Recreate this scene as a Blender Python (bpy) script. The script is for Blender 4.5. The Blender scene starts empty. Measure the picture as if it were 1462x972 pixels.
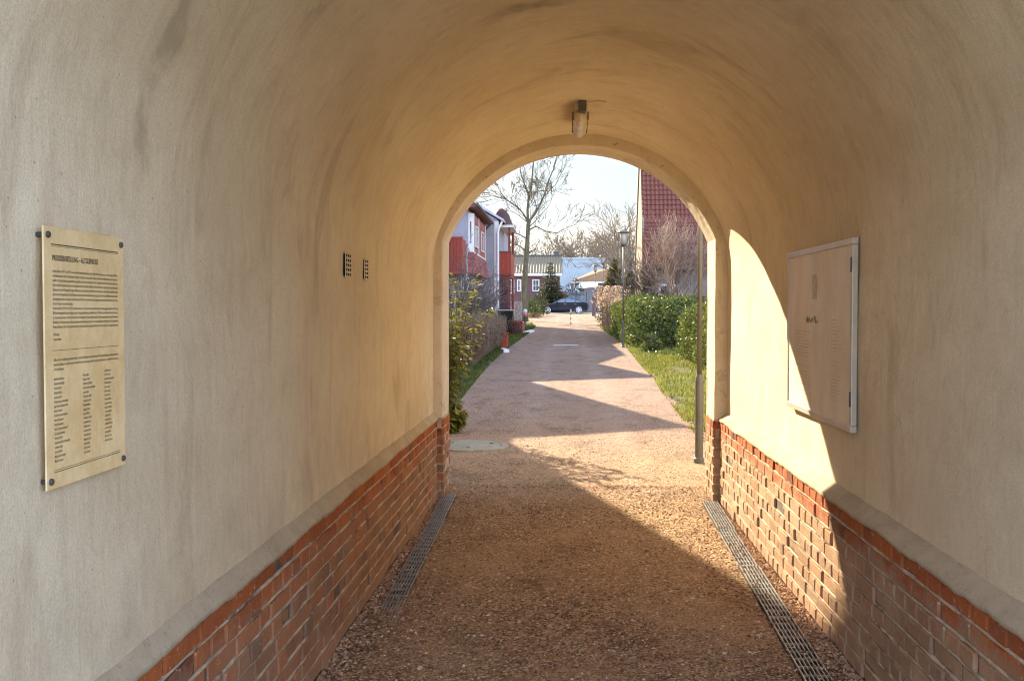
import bpy, math, random
from mathutils import Vector, Matrix, noise as mnoise

R = math.radians
scene = bpy.context.scene
COL = scene.collection

# ------------------------------------------------------------------ helpers
def lerp(a, b, t): return a + (b - a) * t
def clamp(x, a=0.0, b=1.0): return max(a, min(b, x))

def zg(y):
    """height of the ground outside: level near the gateway, then a gentle rise to the cross street"""
    t = max(0.0, min(y, 104.0) - 13.0)
    return 0.0165 * t * t / (t + 2.0)

class MB:
    """collects geometry in world coordinates, build() links it as ONE mesh object"""
    def __init__(s): s.v = []; s.f = []; s.m = []; s.uv = []; s.col = []; s.usecol = False
    def add(s, vs, fs, mi=0, col=None):
        b = len(s.v); s.v.extend([tuple(p) for p in vs])
        for f in fs: s.f.append(tuple(b + i for i in f)); s.m.append(mi); s.col.append(col)
        if col is not None: s.usecol = True
    def box(s, x0, x1, y0, y1, z0, z1, mi=0, col=None):
        vs = [(x0,y0,z0),(x1,y0,z0),(x1,y1,z0),(x0,y1,z0),(x0,y0,z1),(x1,y0,z1),(x1,y1,z1),(x0,y1,z1)]
        s.add(vs, [(0,3,2,1),(4,5,6,7),(0,1,5,4),(1,2,6,5),(2,3,7,6),(3,0,4,7)], mi, col)
    def obox(s, a, b, w, h, mi=0, up=Vector((0,0,1))):
        """bar from a to b, width w, height h"""
        a = Vector(a); b = Vector(b); d = (b - a)
        if d.length < 1e-9: return
        d.normalize()
        sd = d.cross(up)
        if sd.length < 1e-4: sd = d.cross(Vector((1,0,0)))
        sd.normalize(); u = sd.cross(d).normalized()
        vs = []
        for p in (a, b):
            for (i, j) in ((-1,-1),(1,-1),(1,1),(-1,1)): vs.append(p + sd*(i*w/2) + u*(j*h/2))
        s.add(vs, [(3,2,1,0),(4,5,6,7),(0,1,5,4),(1,2,6,5),(2,3,7,6),(3,0,4,7)], mi)
    def tube(s, pts, rs, n=6, cap=True, mi=0):
        pts = [Vector(p) for p in pts]; vs = []; fs = []
        if not isinstance(rs, (list, tuple)): rs = [rs]*len(pts)
        ref = None
        for i, p in enumerate(pts):
            d = (pts[min(i+1, len(pts)-1)] - pts[max(i-1, 0)])
            if d.length < 1e-9: d = Vector((0,0,1))
            d.normalize()
            if ref is None:
                ref = d.cross(Vector((0.31,0.87,0.12)))
                if ref.length < .1: ref = d.cross(Vector((1,0,0)))
            ref = (ref - d*ref.dot(d)); ref.normalize(); q = d.cross(ref)
            for k in range(n):
                a = 2*math.pi*k/n; vs.append(p + (ref*math.cos(a) + q*math.sin(a))*rs[i])
        for i in range(len(pts)-1):
            for k in range(n):
                a = i*n+k; b = i*n+(k+1)%n; fs.append((a, b, b+n, a+n))
        if cap and n > 2:
            fs.append(tuple(reversed(range(n)))); m = (len(pts)-1)*n; fs.append(tuple(m+k for k in range(n)))
        s.add(vs, fs, mi)
    def lathe(s, prof, c, n=24, mi=0, sx=1.0, sy=1.0):
        vs = []; fs = []
        for r, z in prof:
            for k in range(n):
                a = 2*math.pi*k/n; vs.append((c[0]+r*math.cos(a)*sx, c[1]+r*math.sin(a)*sy, c[2]+z))
        for i in range(len(prof)-1):
            for k in range(n):
                a = i*n+k; b = i*n+(k+1)%n; fs.append((a, b, b+n, a+n))
        fs.append(tuple(reversed(range(n)))); m = (len(prof)-1)*n; fs.append(tuple(m+k for k in range(n)))
        s.add(vs, fs, mi)
    def quad(s, a, b, c, d, mi=0, col=None): s.add([a, b, c, d], [(0,1,2,3)], mi, col)
    def poly_y(s, pts, y0, y1, mi=0):
        """extrude an (x,z) outline from y0 to y1"""
        n = len(pts); vs = [(x, y0, z) for x, z in pts] + [(x, y1, z) for x, z in pts]
        fs = [tuple(range(n)), tuple(reversed(range(n, 2*n)))]
        for i in range(n): j = (i+1) % n; fs.append((j, i, i+n, j+n))
        s.add(vs, fs, mi)
    def poly_x(s, pts, x0, x1, mi=0):
        n = len(pts); vs = [(x0, y, z) for y, z in pts] + [(x1, y, z) for y, z in pts]
        fs = [tuple(reversed(range(n))), tuple(range(n, 2*n))]
        for i in range(n): j = (i+1) % n; fs.append((i, j, j+n, i+n))
        s.add(vs, fs, mi)
    def build(s, name, mats, parent=None, smooth=False, bevel=0, seg=2, angle=35):
        if not isinstance(mats, (list, tuple)): mats = [mats]
        off = WORLD.get(parent.name, Vector((0,0,0))) if parent else Vector((0,0,0))
        me = bpy.data.meshes.new(name)
        me.from_pydata([(x-off.x, y-off.y, z-off.z) for x, y, z in s.v], [], s.f)
        for m in mats: me.materials.append(m)
        if len(mats) > 1: me.polygons.foreach_set('material_index', s.m)
        if smooth:
            me.polygons.foreach_set('use_smooth', [True]*len(s.f))
        if s.usecol:
            ca = me.color_attributes.new('tint', 'FLOAT_COLOR', 'CORNER'); buf = []
            for f, c in zip(s.f, s.col):
                c = c or (1,1,1)
                for _ in f: buf.extend((c[0], c[1], c[2], 1.0))
            ca.data.foreach_set('color', buf)
        if s.uv:
            ul = me.uv_layers.new(name='UVMap'); buf = []
            for f in s.f:
                for i in f: buf.extend(s.uv[i])
            ul.data.foreach_set('uv', buf)
        me.update()
        o = bpy.data.objects.new(name, me); COL.objects.link(o)
        if parent: o.parent = parent
        WORLD[o.name] = off
        if bevel:
            b = o.modifiers.new('bevel', 'BEVEL'); b.width = bevel; b.segments = seg; b.limit_method = 'ANGLE'; b.angle_limit = R(angle)
        return o
WORLD = {}

def thing(name, label, cat, loc=(0,0,0), group=None):
    o = bpy.data.objects.new(name, None); COL.objects.link(o)
    o.location = loc; o.empty_display_size = .2
    o['label'] = label; o['category'] = cat
    if group: o['group'] = group
    WORLD[o.name] = Vector(loc); return o
def tag(o, label, cat, group=None):
    o['label'] = label; o['category'] = cat
    if group: o['group'] = group
    return o
def kind(o, k): o['kind'] = k; return o
def dup(root, loc, label, rotz=0.0, scale=1.0):
    r = root.copy(); COL.objects.link(r); r.location = loc; r.rotation_euler = (0,0,rotz); r.scale = (scale,)*3; r['label'] = label
    for ch in list(root.children):
        c = ch.copy(); COL.objects.link(c); c.parent = r
        for g in list(ch.children):
            d = g.copy(); COL.objects.link(d); d.parent = c
    return r

# ------------------------------------------------------------------ materials
class NT:
    def __init__(s, name):
        s.mat = bpy.data.materials.new(name); s.mat.use_nodes = True
        s.t = s.mat.node_tree; s.n = s.t.nodes; s.l = s.t.links
        s.b = s.n['Principled BSDF']; s.out = s.n['Material Output']
    def _set(s, sock, v):
        if hasattr(v, 'is_linked') or hasattr(v, 'links'): s.l.new(v, sock)
        else:
            if isinstance(v, (tuple, list)) and len(v) == 3 and sock.type == 'RGBA': v = (*v, 1)
            sock.default_value = v
    def coord(s, k='Object'):
        return s.n.new('ShaderNodeTexCoord').outputs[k]
    def pos(s): return s.n.new('ShaderNodeNewGeometry').outputs['Position']
    def mapv(s, v, scale=(1,1,1), rot=(0,0,0)):
        m = s.n.new('ShaderNodeMapping'); s.l.new(v, m.inputs[0]); m.inputs['Scale'].default_value = scale; m.inputs['Rotation'].default_value = rot; return m.outputs[0]
    def noise(s, v, scale=5, detail=4, rough=.55, dist=0.0):
        x = s.n.new('ShaderNodeTexNoise'); s.l.new(v, x.inputs['Vector']); x.inputs['Scale'].default_value = scale
        x.inputs['Detail'].default_value = detail; x.inputs['Roughness'].default_value = rough; x.inputs['Distortion'].default_value = dist
        return x.outputs[0]
    def voro(s, v, scale=5, out='Distance', feature='F1'):
        x = s.n.new('ShaderNodeTexVoronoi'); s.l.new(v, x.inputs['Vector']); x.inputs['Scale'].default_value = scale; x.feature = feature
        return x.outputs[out]
    def wave(s, v, scale, direction='X', dist=0.0):
        x = s.n.new('ShaderNodeTexWave'); s.l.new(v, x.inputs['Vector']); x.inputs['Scale'].default_value = scale; x.bands_direction = direction; x.inputs['Distortion'].default_value = dist
        return x.outputs[1]
    def sep(s, v):
        x = s.n.new('ShaderNodeSeparateXYZ'); s.l.new(v, x.inputs[0]); return x.outputs
    def math(s, op, a, b=0.0, c=0.0):
        x = s.n.new('ShaderNodeMath'); x.operation = op
        for i, q in enumerate((a, b, c)): s._set(x.inputs[i], q)
        return x.outputs[0]
    def ramp(s, v, a=0.0, b=1.0, lo=0.0, hi=1.0, smooth=True):
        x = s.n.new('ShaderNodeMapRange'); x.interpolation_type = 'SMOOTHSTEP' if smooth else 'LINEAR'; s._set(x.inputs[0], v)
        for i, q in enumerate((a, b, lo, hi)): x.inputs[i+1].default_value = q
        return x.outputs[0]
    def mix(s, f, a, b, mode='MIX'):
        x = s.n.new('ShaderNodeMix'); x.data_type = 'RGBA'; x.blend_type = mode
        s._set(x.inputs[0], f); s._set(x.inputs[6], a); s._set(x.inputs[7], b); return x.outputs[2]
    def attr(s, name):
        x = s.n.new('ShaderNodeAttribute'); x.attribute_name = name; return x.outputs[0]
    def rnd(s): return s.n.new('ShaderNodeObjectInfo').outputs['Random']
    def island(s): return s.n.new('ShaderNodeNewGeometry').outputs['Random Per Island']
    def bump(s, h, strength=.3, dist=.01, prev=None):
        x = s.n.new('ShaderNodeBump'); x.inputs['Strength'].default_value = strength; x.inputs['Distance'].default_value = dist; s.l.new(h, x.inputs['Height'])
        if prev: s.l.new(prev, x.inputs['Normal'])
        return x.outputs[0]
    def fin(s, col, rough=.8, normal=None, metal=0.0, spec=.3, trans=None):
        s._set(s.b.inputs['Base Color'], col); s._set(s.b.inputs['Roughness'], rough); s._set(s.b.inputs['Metallic'], metal)
        s.b.inputs['Specular IOR Level'].default_value = spec
        if normal: s.l.new(normal, s.b.inputs['Normal'])
        return s.mat

def simple(name, c, rough=.7, var=.18, scale=6, metal=0.0, spec=.3, bump=.0, bscale=60, bdist=.004):
    t = NT(name); o = t.coord()
    n = t.noise(o, scale, 5, .6)
    dark = tuple(x*(1-var) for x in c); light = tuple(min(1, x*(1+var)) for x in c)
    col = t.mix(t.ramp(n, .3, .7), dark, light)
    nm = t.bump(t.noise(o, bscale, 3), bump, bdist) if bump else None
    return t.fin(col, rough, nm, metal, spec)

def leafmat(name, c1, c2, rough=.4, spec=.5, tr=.35):
    t = NT(name); r = t.island()
    col = t.mix(r, c1, c2)
    col = t.mix(t.ramp(t.noise(t.pos(), 2.2, 2), .35, .7, 0, .6), col, tuple(x*.6 for x in c1))
    m = t.fin(col, rough, None, 0, spec)
    tl = t.n.new('ShaderNodeBsdfTranslucent'); t.l.new(col, tl.inputs[0])
    mx = t.n.new('ShaderNodeMixShader'); mx.inputs[0].default_value = tr
    t.l.new(t.b.outputs[0], mx.inputs[1]); t.l.new(tl.outputs[0], mx.inputs[2]); t.l.new(mx.outputs[0], t.out.inputs[0])
    return m

MAT = {}
# plaster of the vault: UV = (metres along the passage, metres along the profile)
def plaster():
    t = NT('plaster'); uv = t.coord('UV'); P = t.pos()
    u, v, _ = t.sep(uv)
    base = t.mix(t.ramp(t.noise(t.mapv(uv, (.55,.9,1)), 1.6, 5, .6), .3, .72), (.74,.625,.415), (.86,.75,.525))
    brush = t.noise(t.mapv(uv, (3.2,1.3,1)), 2.6, 6, .66, 1.2)
    base = t.mix(t.ramp(brush, .42, .75, 0, .28), base, (.55,.44,.29))
    blot = t.noise(t.mapv(uv, (1.5,.6,1)), 1.9, 6, .65, .8)
    base = t.mix(t.ramp(blot, .53, .72, 0, .50), base, (.50,.37,.22))
    warp = t.n.new('ShaderNodeVectorMath'); warp.operation = 'ADD'; wv = t.n.new('ShaderNodeTexNoise'); t.l.new(uv, wv.inputs['Vector']); wv.inputs['Scale'].default_value = 2.2; wv.inputs['Detail'].default_value = 6
    t.l.new(t.mapv(uv, (.5,.32,1)), warp.inputs[0]); t.l.new(wv.outputs[1], warp.inputs[1])
    ck = t.voro(warp.outputs[0], 1.25, 'Distance', 'DISTANCE_TO_EDGE')
    crack = t.math('MULTIPLY', t.ramp(ck, .0010, .0040, 1, 0), t.ramp(t.noise(uv, .8, 3), .60, .70))
    base = t.mix(t.math('MULTIPLY', crack, .38), base, (.20,.15,.09))
    speck = t.voro(uv, 15, 'Distance')
    base = t.mix(t.ramp(speck, .035, .06, .55, 0), base, (.2,.15,.10))
    # a run of damp down the profile about 2.6 m in, and two patches near the crown
    wob = t.math('MULTIPLY_ADD', t.noise(uv, 2.3, 4), .34, -.17)
    wob2 = t.math('MULTIPLY_ADD', t.noise(uv, 9, 4), .10, -.05)
    uu = t.math('ADD', t.math('ADD', u, wob), wob2)
    def streak(cu, w, v0, v1, amt):
        d = t.math('ABSOLUTE', t.math('SUBTRACT', uu, cu))
        a = t.ramp(d, w*.25, w, 1, 0)
        b = t.math('MULTIPLY', t.ramp(v, v0, v0+.25), t.ramp(v, v1-.35, v1, 1, 0))
        return t.math('MULTIPLY', t.math('MULTIPLY', a, b), t.math('MULTIPLY', t.ramp(t.noise(uv, 6, 5), .3, .6), amt))
    st = (.42,.34,.215)
    base = t.mix(streak(2.55, .085, 1.15, 2.4, .72), base, st)
    base = t.mix(streak(3.35, .10, 1.75, 2.9, .5), base, st)
    base = t.mix(streak(6.05, .17, 2.72, 3.15, .6), base, (.34,.24,.14))
    base = t.mix(streak(4.75, .12, 2.5, 3.1, .7), base, (.25,.18,.11))
    base = t.mix(streak(5.3, .22, 2.9, 3.8, .35), base, (.40,.30,.18))
    # damp rising from the ledge
    rise = t.ramp(t.math('ADD', v, t.math('MULTIPLY', t.noise(t.mapv(uv,(2.5,.6,1)), 2, 5), .5)), .22, .62, .45, 0)
    low = t.math('MULTIPLY', rise, t.ramp(t.noise(uv, 5, 5), .3, .7))
    base = t.mix(low, base, (.47,.41,.31))
    vr = t.math('SUBTRACT', 5.0, v)
    g = t.noise(P, 170, 3, .6); g2 = t.noise(P, 38, 4, .6); g3 = t.noise(t.mapv(uv, (6,1.5,1)), 4, 4)
    n1 = t.bump(g3, .16, .02); n2 = t.bump(g2, .28, .006, n1); n3 = t.bump(g, .42, .003, n2)
    fine = t.ramp(g, .38, .68, .0, .26)
    base = t.mix(fine, base, (.36,.28,.18))
    mot = t.noise(t.mapv(uv, (1,.8,1)), 11, 6, .7, .5); base = t.mix(t.ramp(mot, .48, .72, 0, .24), base, (.50,.385,.235)); base = t.mix(t.ramp(mot, .30, .44, .22, 0), base, (.90,.80,.58))
    drip = t.noise(t.mapv(uv, (5.5,.35,1)), 2.4, 5, .6, .2); base = t.mix(t.math('MULTIPLY', t.ramp(drip, .56, .70, 0, .34), t.ramp(v, .05, .9, 1, .25)), base, (.47,.36,.22))
    return t.fin(base, .9, n3, 0, .15)
MAT['plaster'] = plaster()

def ribplaster():
    t = NT('arch_plaster'); P = t.pos()
    b = t.mix(t.ramp(t.noise(P, 3, 5), .3, .7), (.66,.56,.40), (.76,.66,.485))
    b = t.mix(t.ramp(t.noise(t.mapv(P,(1,1,.4)), 9, 5, .7), .55, .75, 0, .5), b, (.44,.35,.22))
    b = t.mix(t.ramp(t.noise(P, 22, 4, .7), .62, .72, 0, .75), b, (.24,.17,.10)); b = t.mix(t.ramp(t.noise(P, 7, 6, .7), .56, .68, 0, .45), b, (.36,.27,.16))
    n = t.bump(t.noise(P, 45, 4), .4, .006); n = t.bump(t.noise(P, 160, 3), .5, .003, n)
    return t.fin(b, .9, n, 0, .15)
MAT['rib'] = ribplaster()

def cement():
    t = NT('cement_ledge'); P = t.pos()
    b = t.mix(t.ramp(t.noise(P, 5, 6, .65), .3, .7), (.43,.35,.235), (.57,.475,.325))
    b = t.mix(t.ramp(t.noise(P, 60, 3), .55, .7, 0, .4), b, (.25,.21,.16))
    n = t.bump(t.noise(P, 30, 5, .65), .35, .008); n = t.bump(t.noise(P, 150, 3), .7, .004, n)
    return t.fin(b, .92, n, 0, .15)
MAT['cement'] = cement()

def brickmat():
    t = NT('old_brick'); P = t.pos(); x, y, z = t.sep(P)
    tint = t.attr('tint')
    n1 = t.noise(P, 22, 6, .7); n2 = t.noise(P, 6, 5, .6)
    c = t.mix(t.ramp(n1, .35, .7, 0, .55), tint, t.mix(.6, tint, (.10,.05,.035)))
    # lime dust and old salts, thicker lower down and on the right-hand wall
    hz = t.math('ADD', z, t.math('MULTIPLY_ADD', n2, .34, -.17))
    side = t.ramp(x, -.5, .5, .36, .86, False)
    dust = t.math('MULTIPLY', t.ramp(hz, .52, .62, 1, .0), side)
    dust = t.math('MULTIPLY', dust, t.ramp(n1, .25, .6, .55, 1))
    c = t.mix(dust, c, t.mix(t.ramp(t.noise(P, 3, 4), .35, .7), (.34,.225,.135), (.50,.37,.235)))
    foot = t.ramp(hz, .02, .16, .55, 0)
    c = t.mix(foot, c, (.42,.26,.16))
    soot = t.noise(P, 2.3, 6, .7); c = t.mix(t.ramp(soot, .58, .72, 0, .35), c, (.11,.07,.045))
    spots = t.ramp(t.noise(P, 55, 3, .6), .62, .70, 0, .75)
    c = t.mix(spots, c, (.50,.42,.33))
    n = t.bump(n1, .6, .012); n = t.bump(t.noise(P, 110, 4), .6, .004, n)
    return t.fin(c, .92, n, 0, .15)
MAT['brick'] = brickmat()
def mortarmat():
    t = NT('mortar'); P = t.pos(); x, y, z = t.sep(P)
    c = t.mix(t.ramp(t.noise(P, 12, 5), .3, .7), (.40,.31,.21), (.64,.51,.355))
    c = t.mix(t.ramp(t.noise(P, 5, 5, .7), .54, .66, 0, .7), c, (.09,.07,.055))
    n = t.bump(t.noise(P, 90, 4), .8, .008)
    return t.fin(c, .95, n, 0, .1)
MAT['mortar'] = mortarmat()
MAT['joint'] = simple('eroded_joint', (.14,.105,.075), .95, .35, 14, bump=.6)

def gravelmat(name):
    t = NT(name); P = t.pos(); x, y, z = t.sep(P)
    far = t.ramp(t.math('ADD', y, t.math('MULTIPLY', t.noise(P, 1.3, 4), 5.0)), 9.5, 17.0)
    dark = t.mix(far, (.105,.056,.030), (.145,.09,.058)); mid = t.mix(far, (.45,.285,.155), (.375,.245,.165)); light = t.mix(far, (.74,.575,.37), (.62,.50,.39)); tone = t.mix(far, (.54,.36,.205), (.41,.275,.19))
    cell = t.voro(P, 85, 'Color'); cr, cg_, cb = t.sep(cell)
    c = t.mix(t.ramp(cr, .1, .75), dark, mid); c = t.mix(t.ramp(cg_, .72, .95), c, light)
    c = t.mix(t.ramp(t.noise(P, 1.1, 6, .62), .38, .68, 0, .6), c, tone)
    damp = t.noise(t.mapv(P,(1,.45,1)), 2.6, 6, .7)
    c = t.mix(t.ramp(damp, .48, .70, 0, .55), c, t.mix(.4, dark, (0,0,0)))
    c = t.mix(t.ramp(t.noise(P, 14, 4), .45, .65, 0, .45), c, t.mix(.5, mid, tone))
    # two faint paler wheel tracks
    tr = t.math('ABSOLUTE', t.math('SUBTRACT', t.math('ABSOLUTE', t.math('SUBTRACT', x, .12)), .62)); c = t.mix(t.math('MULTIPLY', t.ramp(tr, .05, .28, .15, 0), t.ramp(t.noise(P, 3, 4), .35, .6)), c, light)
    # dirt gathered along the walls
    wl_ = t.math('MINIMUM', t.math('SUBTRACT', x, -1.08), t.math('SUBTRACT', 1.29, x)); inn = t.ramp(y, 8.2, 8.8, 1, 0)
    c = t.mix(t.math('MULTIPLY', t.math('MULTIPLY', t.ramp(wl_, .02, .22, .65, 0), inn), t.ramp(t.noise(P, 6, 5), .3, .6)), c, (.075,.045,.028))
    d1 = t.voro(P, 85, 'Distance'); d2 = t.voro(P, 38, 'Distance')
    n = t.bump(t.noise(P, 7, 5), .6, .05); n = t.bump(t.noise(P, 26, 4), .6, .02, n); n = t.bump(d2, .8, -.018, n) ; n = t.bump(d1, 1.0, -.012, n)
    return t.fin(c, .93, n, 0, .15)
MAT['gravel'] = gravelmat('reddish_gravel'); MAT['path'] = MAT['gravel']
def earthmat():
    t = NT('earth_and_turf'); P = t.pos()
    c = t.mix(t.ramp(t.noise(P, 1.3, 6, .65), .35, .68), (.085,.10,.03), (.19,.17,.065))
    c = t.mix(t.ramp(t.noise(P, .35, 4), .45, .68), c, (.17,.12,.075))
    c = t.mix(t.ramp(t.noise(P, 30, 4), .4, .7, 0, .5), c, (.05,.055,.02))
    return t.fin(c, .95, t.bump(t.noise(P, 40, 4), .7, .02), 0, .1)
MAT['earth'] = earthmat()
def roadmat():
    t = NT('sandy_road'); P = t.pos()
    c = t.mix(t.ramp(t.noise(P, .8, 6, .65), .3, .7), (.36,.25,.17), (.50,.37,.26))
    return t.fin(c, .93, t.bump(t.noise(P, 30, 4), .5, .02), 0, .1)
MAT['road'] = roadmat()
MAT['stone'] = None
def stonemat():
    t = NT('loose_stones'); r = t.island()
    c = t.mix(t.ramp(r, 0, .6), (.17,.09,.05), (.48,.30,.175)); c = t.mix(t.ramp(r, .82, .94), c, (.68,.53,.37))
    return t.fin(c, .9, None, 0, .2)
MAT['stone'] = stonemat()

MAT['metal'] = simple('galvanised_steel', (.42,.41,.39), .45, .2, 12, .7, .5)
MAT['steel_dark'] = simple('dark_steel', (.10,.10,.10), .5, .3, 9, .6)
MAT['black'] = simple('black_void', (.012,.011,.010), .9, .2)
MAT['alu'] = simple('aluminium', (.62,.54,.42), .42, .10, 4, .35, .5, .05, 80, .001)
MAT['lamp_grey'] = simple('grey_lacquer', (.12,.115,.105), .45, .14, 3, .2, .5)
MAT['concrete'] = simple('pale_concrete', (.50,.46,.39), .85, .14, 8, bump=.5)
MAT['lid'] = simple('manhole_concrete', (.27,.25,.20), .85, .16, 9, bump=.5, bscale=90)
def brassmat():
    t = NT('aged_brass'); o = t.coord()
    c = t.mix(t.ramp(t.noise(o, 9, 6, .65), .35, .7), (.80,.585,.27), (.95,.765,.42))
    c = t.mix(t.ramp(t.noise(o, 90, 4, .7), .58, .72, 0, .4), c, (.42,.29,.13))
    c = t.mix(t.ramp(t.noise(t.mapv(o,(1,6,1)), 14, 5, .7), .58, .75, 0, .4), c, (.45,.32,.15))
    return t.fin(c, t.ramp(t.noise(o, 30, 3), .3, .7, .38, .62), t.bump(t.noise(o, 120, 3), .15, .001), .04, .5)
MAT['brass'] = brassmat()
MAT['ink'] = simple('engraved_black', (.06,.045,.03), .7, .2)
def boardmat():
    t = NT('weathered_board'); o = t.coord(); P = t.pos()
    c = t.mix(t.ramp(t.noise(t.mapv(P,(1,.9,.45)), 3.2, 5, .6, .8), .3, .7), (.76,.65,.455), (.90,.80,.60))
    c = t.mix(t.ramp(t.noise(t.mapv(P,(1,3,.5)), 3.6, 4, .6, .5), .55, .75, 0, .5), c, (.78,.67,.47))
    c = t.mix(t.ramp(t.noise(t.mapv(P,(1,14,1.2)), 5, 4, .6), .58, .72, 0, .14), c, (.36,.27,.17))
    c = t.mix(t.ramp(t.noise(P, 70, 4, .7), .64, .72, 0, .5), c, (.3,.22,.13))
    return t.fin(c, t.ramp(t.noise(P, 5, 4), .3, .7, .4, .6), None, 0, .25)
MAT['board'] = boardmat()
MAT['print_grey'] = simple('faded_print', (.62,.53,.38), .6, .2, 30)
MAT['print_dark'] = simple('ink_scribble', (.30,.23,.15), .6, .1)
def diffmat():
    t = NT('yellowed_diffuser'); o = t.pos()
    c = t.mix(t.ramp(t.noise(o, 18, 4), .35, .7), (.60,.50,.35), (.80,.72,.56))
    m = t.fin(c, .3, None, 0, .5); t.b.inputs['Subsurface Weight'].default_value = 0; return m
MAT['diffuser'] = diffmat()

MAT['lilac'] = simple('lilac_render', (.38,.35,.365), .9, .09, 2, bump=.35, bscale=25, bdist=.01)
MAT['sandwall'] = simple('sand_render', (.56,.48,.40), .9, .1, 2, bump=.3, bscale=25, bdist=.01)
MAT['gablewall'] = simple('sandy_gable_render', (.33,.265,.195), .9, .14, 2)
MAT['greywall'] = simple('dull_grey_render', (.27,.225,.19), .9, .12, 2)
MAT['palewall'] = simple('pale_render', (.74,.67,.55), .9, .07, 2, bump=.3, bscale=25, bdist=.01)
MAT['white'] = simple('white_paint', (.80,.79,.76), .5, .05, 5)
MAT['whitewall'] = simple('pale_blue_grey_wall', (.40,.45,.46), .8, .05, 1)
def boards(name, c, scale=22, axis='X'):
    t = NT(name); P = t.pos(); x, y, z = t.sep(P)
    s_ = t.math('ADD', x, y) if axis == 'X' else z
    fr = t.math('FRACT', t.math('MULTIPLY', s_, scale))
    g = t.math('MULTIPLY', t.ramp(fr, 0, .08), t.ramp(fr, .92, 1, 1, 0))
    cell = t.math('FLOOR', t.math('MULTIPLY', s_, scale)); w = t.n.new('ShaderNodeTexWhiteNoise'); w.noise_dimensions = '1D'; t.l.new(cell, w.inputs['W'])
    col = t.mix(w.outputs[0], tuple(q*.8 for q in c), tuple(q*1.15 for q in c))
    col = t.mix(t.ramp(t.noise(P, 5, 5), .4, .7, 0, .3), col, tuple(q*.6 for q in c))
    col = t.mix(g, tuple(q*.35 for q in c), col)
    return t.fin(col, .6, t.bump(g, .6, .012), 0, .3)
MAT['redboards'] = boards('red_timber_boards', (.38,.066,.034), 8)
MAT['redpaint'] = simple('red_paint', (.40,.06,.035), .5, .15, 4)
MAT['redpost'] = simple('brown_red_paint', (.20,.04,.03), .5, .15, 4)
MAT['maroon'] = simple('maroon_sheet', (.075,.03,.026), .55, .2, 5)
MAT['redshingle'] = boards('red_hung_tiles', (.33,.085,.065), 3.2, 'Z')
def tilemat(name, c1, c2):
    t = NT(name); P = t.pos(); r = t.island()
    c = t.mix(t.noise(P, 3.5, 5, .7), c1, c2); c = t.mix(t.ramp(t.noise(P, 22, 4), .5, .72, 0, .5), c, tuple(q*.55 for q in c1))
    return t.fin(c, .65, t.bump(t.noise(P, 40, 3), .3, .01), 0, .35)
MAT['redtile'] = tilemat('dark_red_pantiles', (.17,.05,.030), (.26,.092,.058))
MAT['redtile_low'] = tilemat('brown_red_flat_tiles', (.16,.05,.028), (.24,.085,.052))
MAT['greytile'] = tilemat('mossy_corrugated_sheet', (.13,.12,.08), (.33,.24,.14))
MAT['orangetile'] = tilemat('orange_tiles', (.27,.14,.055), (.40,.22,.09))
MAT['brownwall'] = simple('brown_render', (.165,.085,.075), .85, .14, 2)
MAT['slate'] = simple('dark_gutter', (.09,.085,.08), .5, .2)
MAT['zinc'] = simple('zinc_gutter', (.40,.41,.42), .4, .12, 5, .6)
MAT['creampaint'] = simple('cream_trim', (.74,.70,.62), .6, .06)
def glassmat():
    t = NT('window_glass'); P = t.pos()
    c = t.mix(t.ramp(t.noise(P, .8, 3), .3, .7), (.03,.035,.04), (.10,.11,.12))
    return t.fin(c, .06, None, 0, .8)
MAT['glass'] = glassmat()
MAT['fence'] = boards('grey_panel_fence', (.20,.205,.215), 2.4)
MAT['stonewall'] = simple('speckled_stone', (.36,.31,.24), .9, .35, 7, bump=.7, bscale=20, bdist=.04)
MAT['canvas'] = simple('white_canvas', (.80,.80,.80), .7, .04)
MAT['brickred'] = simple('red_wall_brick', (.30,.085,.055), .85, .25, 16, bump=.4)
MAT['bin'] = simple('black_plastic', (.015,.016,.015), .45, .2)
MAT['rim'] = simple('pale_alloy', (.62,.62,.62), .35, .05, 5, .4, .5)
MAT['tyre'] = simple('tyre_rubber', (.02,.02,.02), .8, .2)
def carpaint():
    t = NT('black_car_paint'); m = t.fin((.012,.014,.020), .3, None, 0, .12); t.b.inputs['Coat Weight'].default_value = .12; t.b.inputs['Coat Roughness'].default_value = .04
    n = t.noise(t.coord(), 3, 2); t._set(t.b.inputs['Base Color'], t.mix(n, (.010,.012,.018), (.018,.021,.030))); return m
MAT['car'] = carpaint()
MAT['carglass'] = simple('tinted_car_glass', (.03,.06,.08), .04, .1, 2, 0, .9)
MAT['headlight'] = simple('headlight_glass', (.75,.77,.8), .1, .05, 4, .2, .8)
MAT['taillight'] = simple('taillight_red', (.32,.02,.02), .2, .1, 4, 0, .6)

def barkmat(name, c, c2):
    t = NT(name); P = t.pos()
    col = t.mix(t.ramp(t.noise(t.mapv(P,(1,1,.25)), 7, 5, .65), .3, .7), c, c2)
    return t.fin(col, .9, t.bump(t.noise(t.mapv(P,(1,1,.2)), 25, 4), .6, .03), 0, .15)
MAT['bark'] = barkmat('grey_green_bark', (.085,.075,.045), (.17,.145,.09))
MAT['bark_far'] = barkmat('brown_grey_bark', (.19,.15,.105), (.32,.25,.175))
MAT['twig'] = barkmat('tan_twigs', (.20,.135,.085), (.36,.26,.17))
MAT['palebark'] = barkmat('pale_bark', (.27,.185,.13), (.44,.33,.24))
MAT['greytwig'] = barkmat('grey_twigs', (.11,.09,.075), (.21,.17,.14))
MAT['laurel'] = leafmat('laurel_leaf', (.04,.07,.012), (.27,.31,.06), .33, .5, .32)
MAT['rhodo'] = leafmat('yellow_green_leaf', (.12,.14,.02), (.34,.30,.05), .5, .3, .4)
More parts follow.
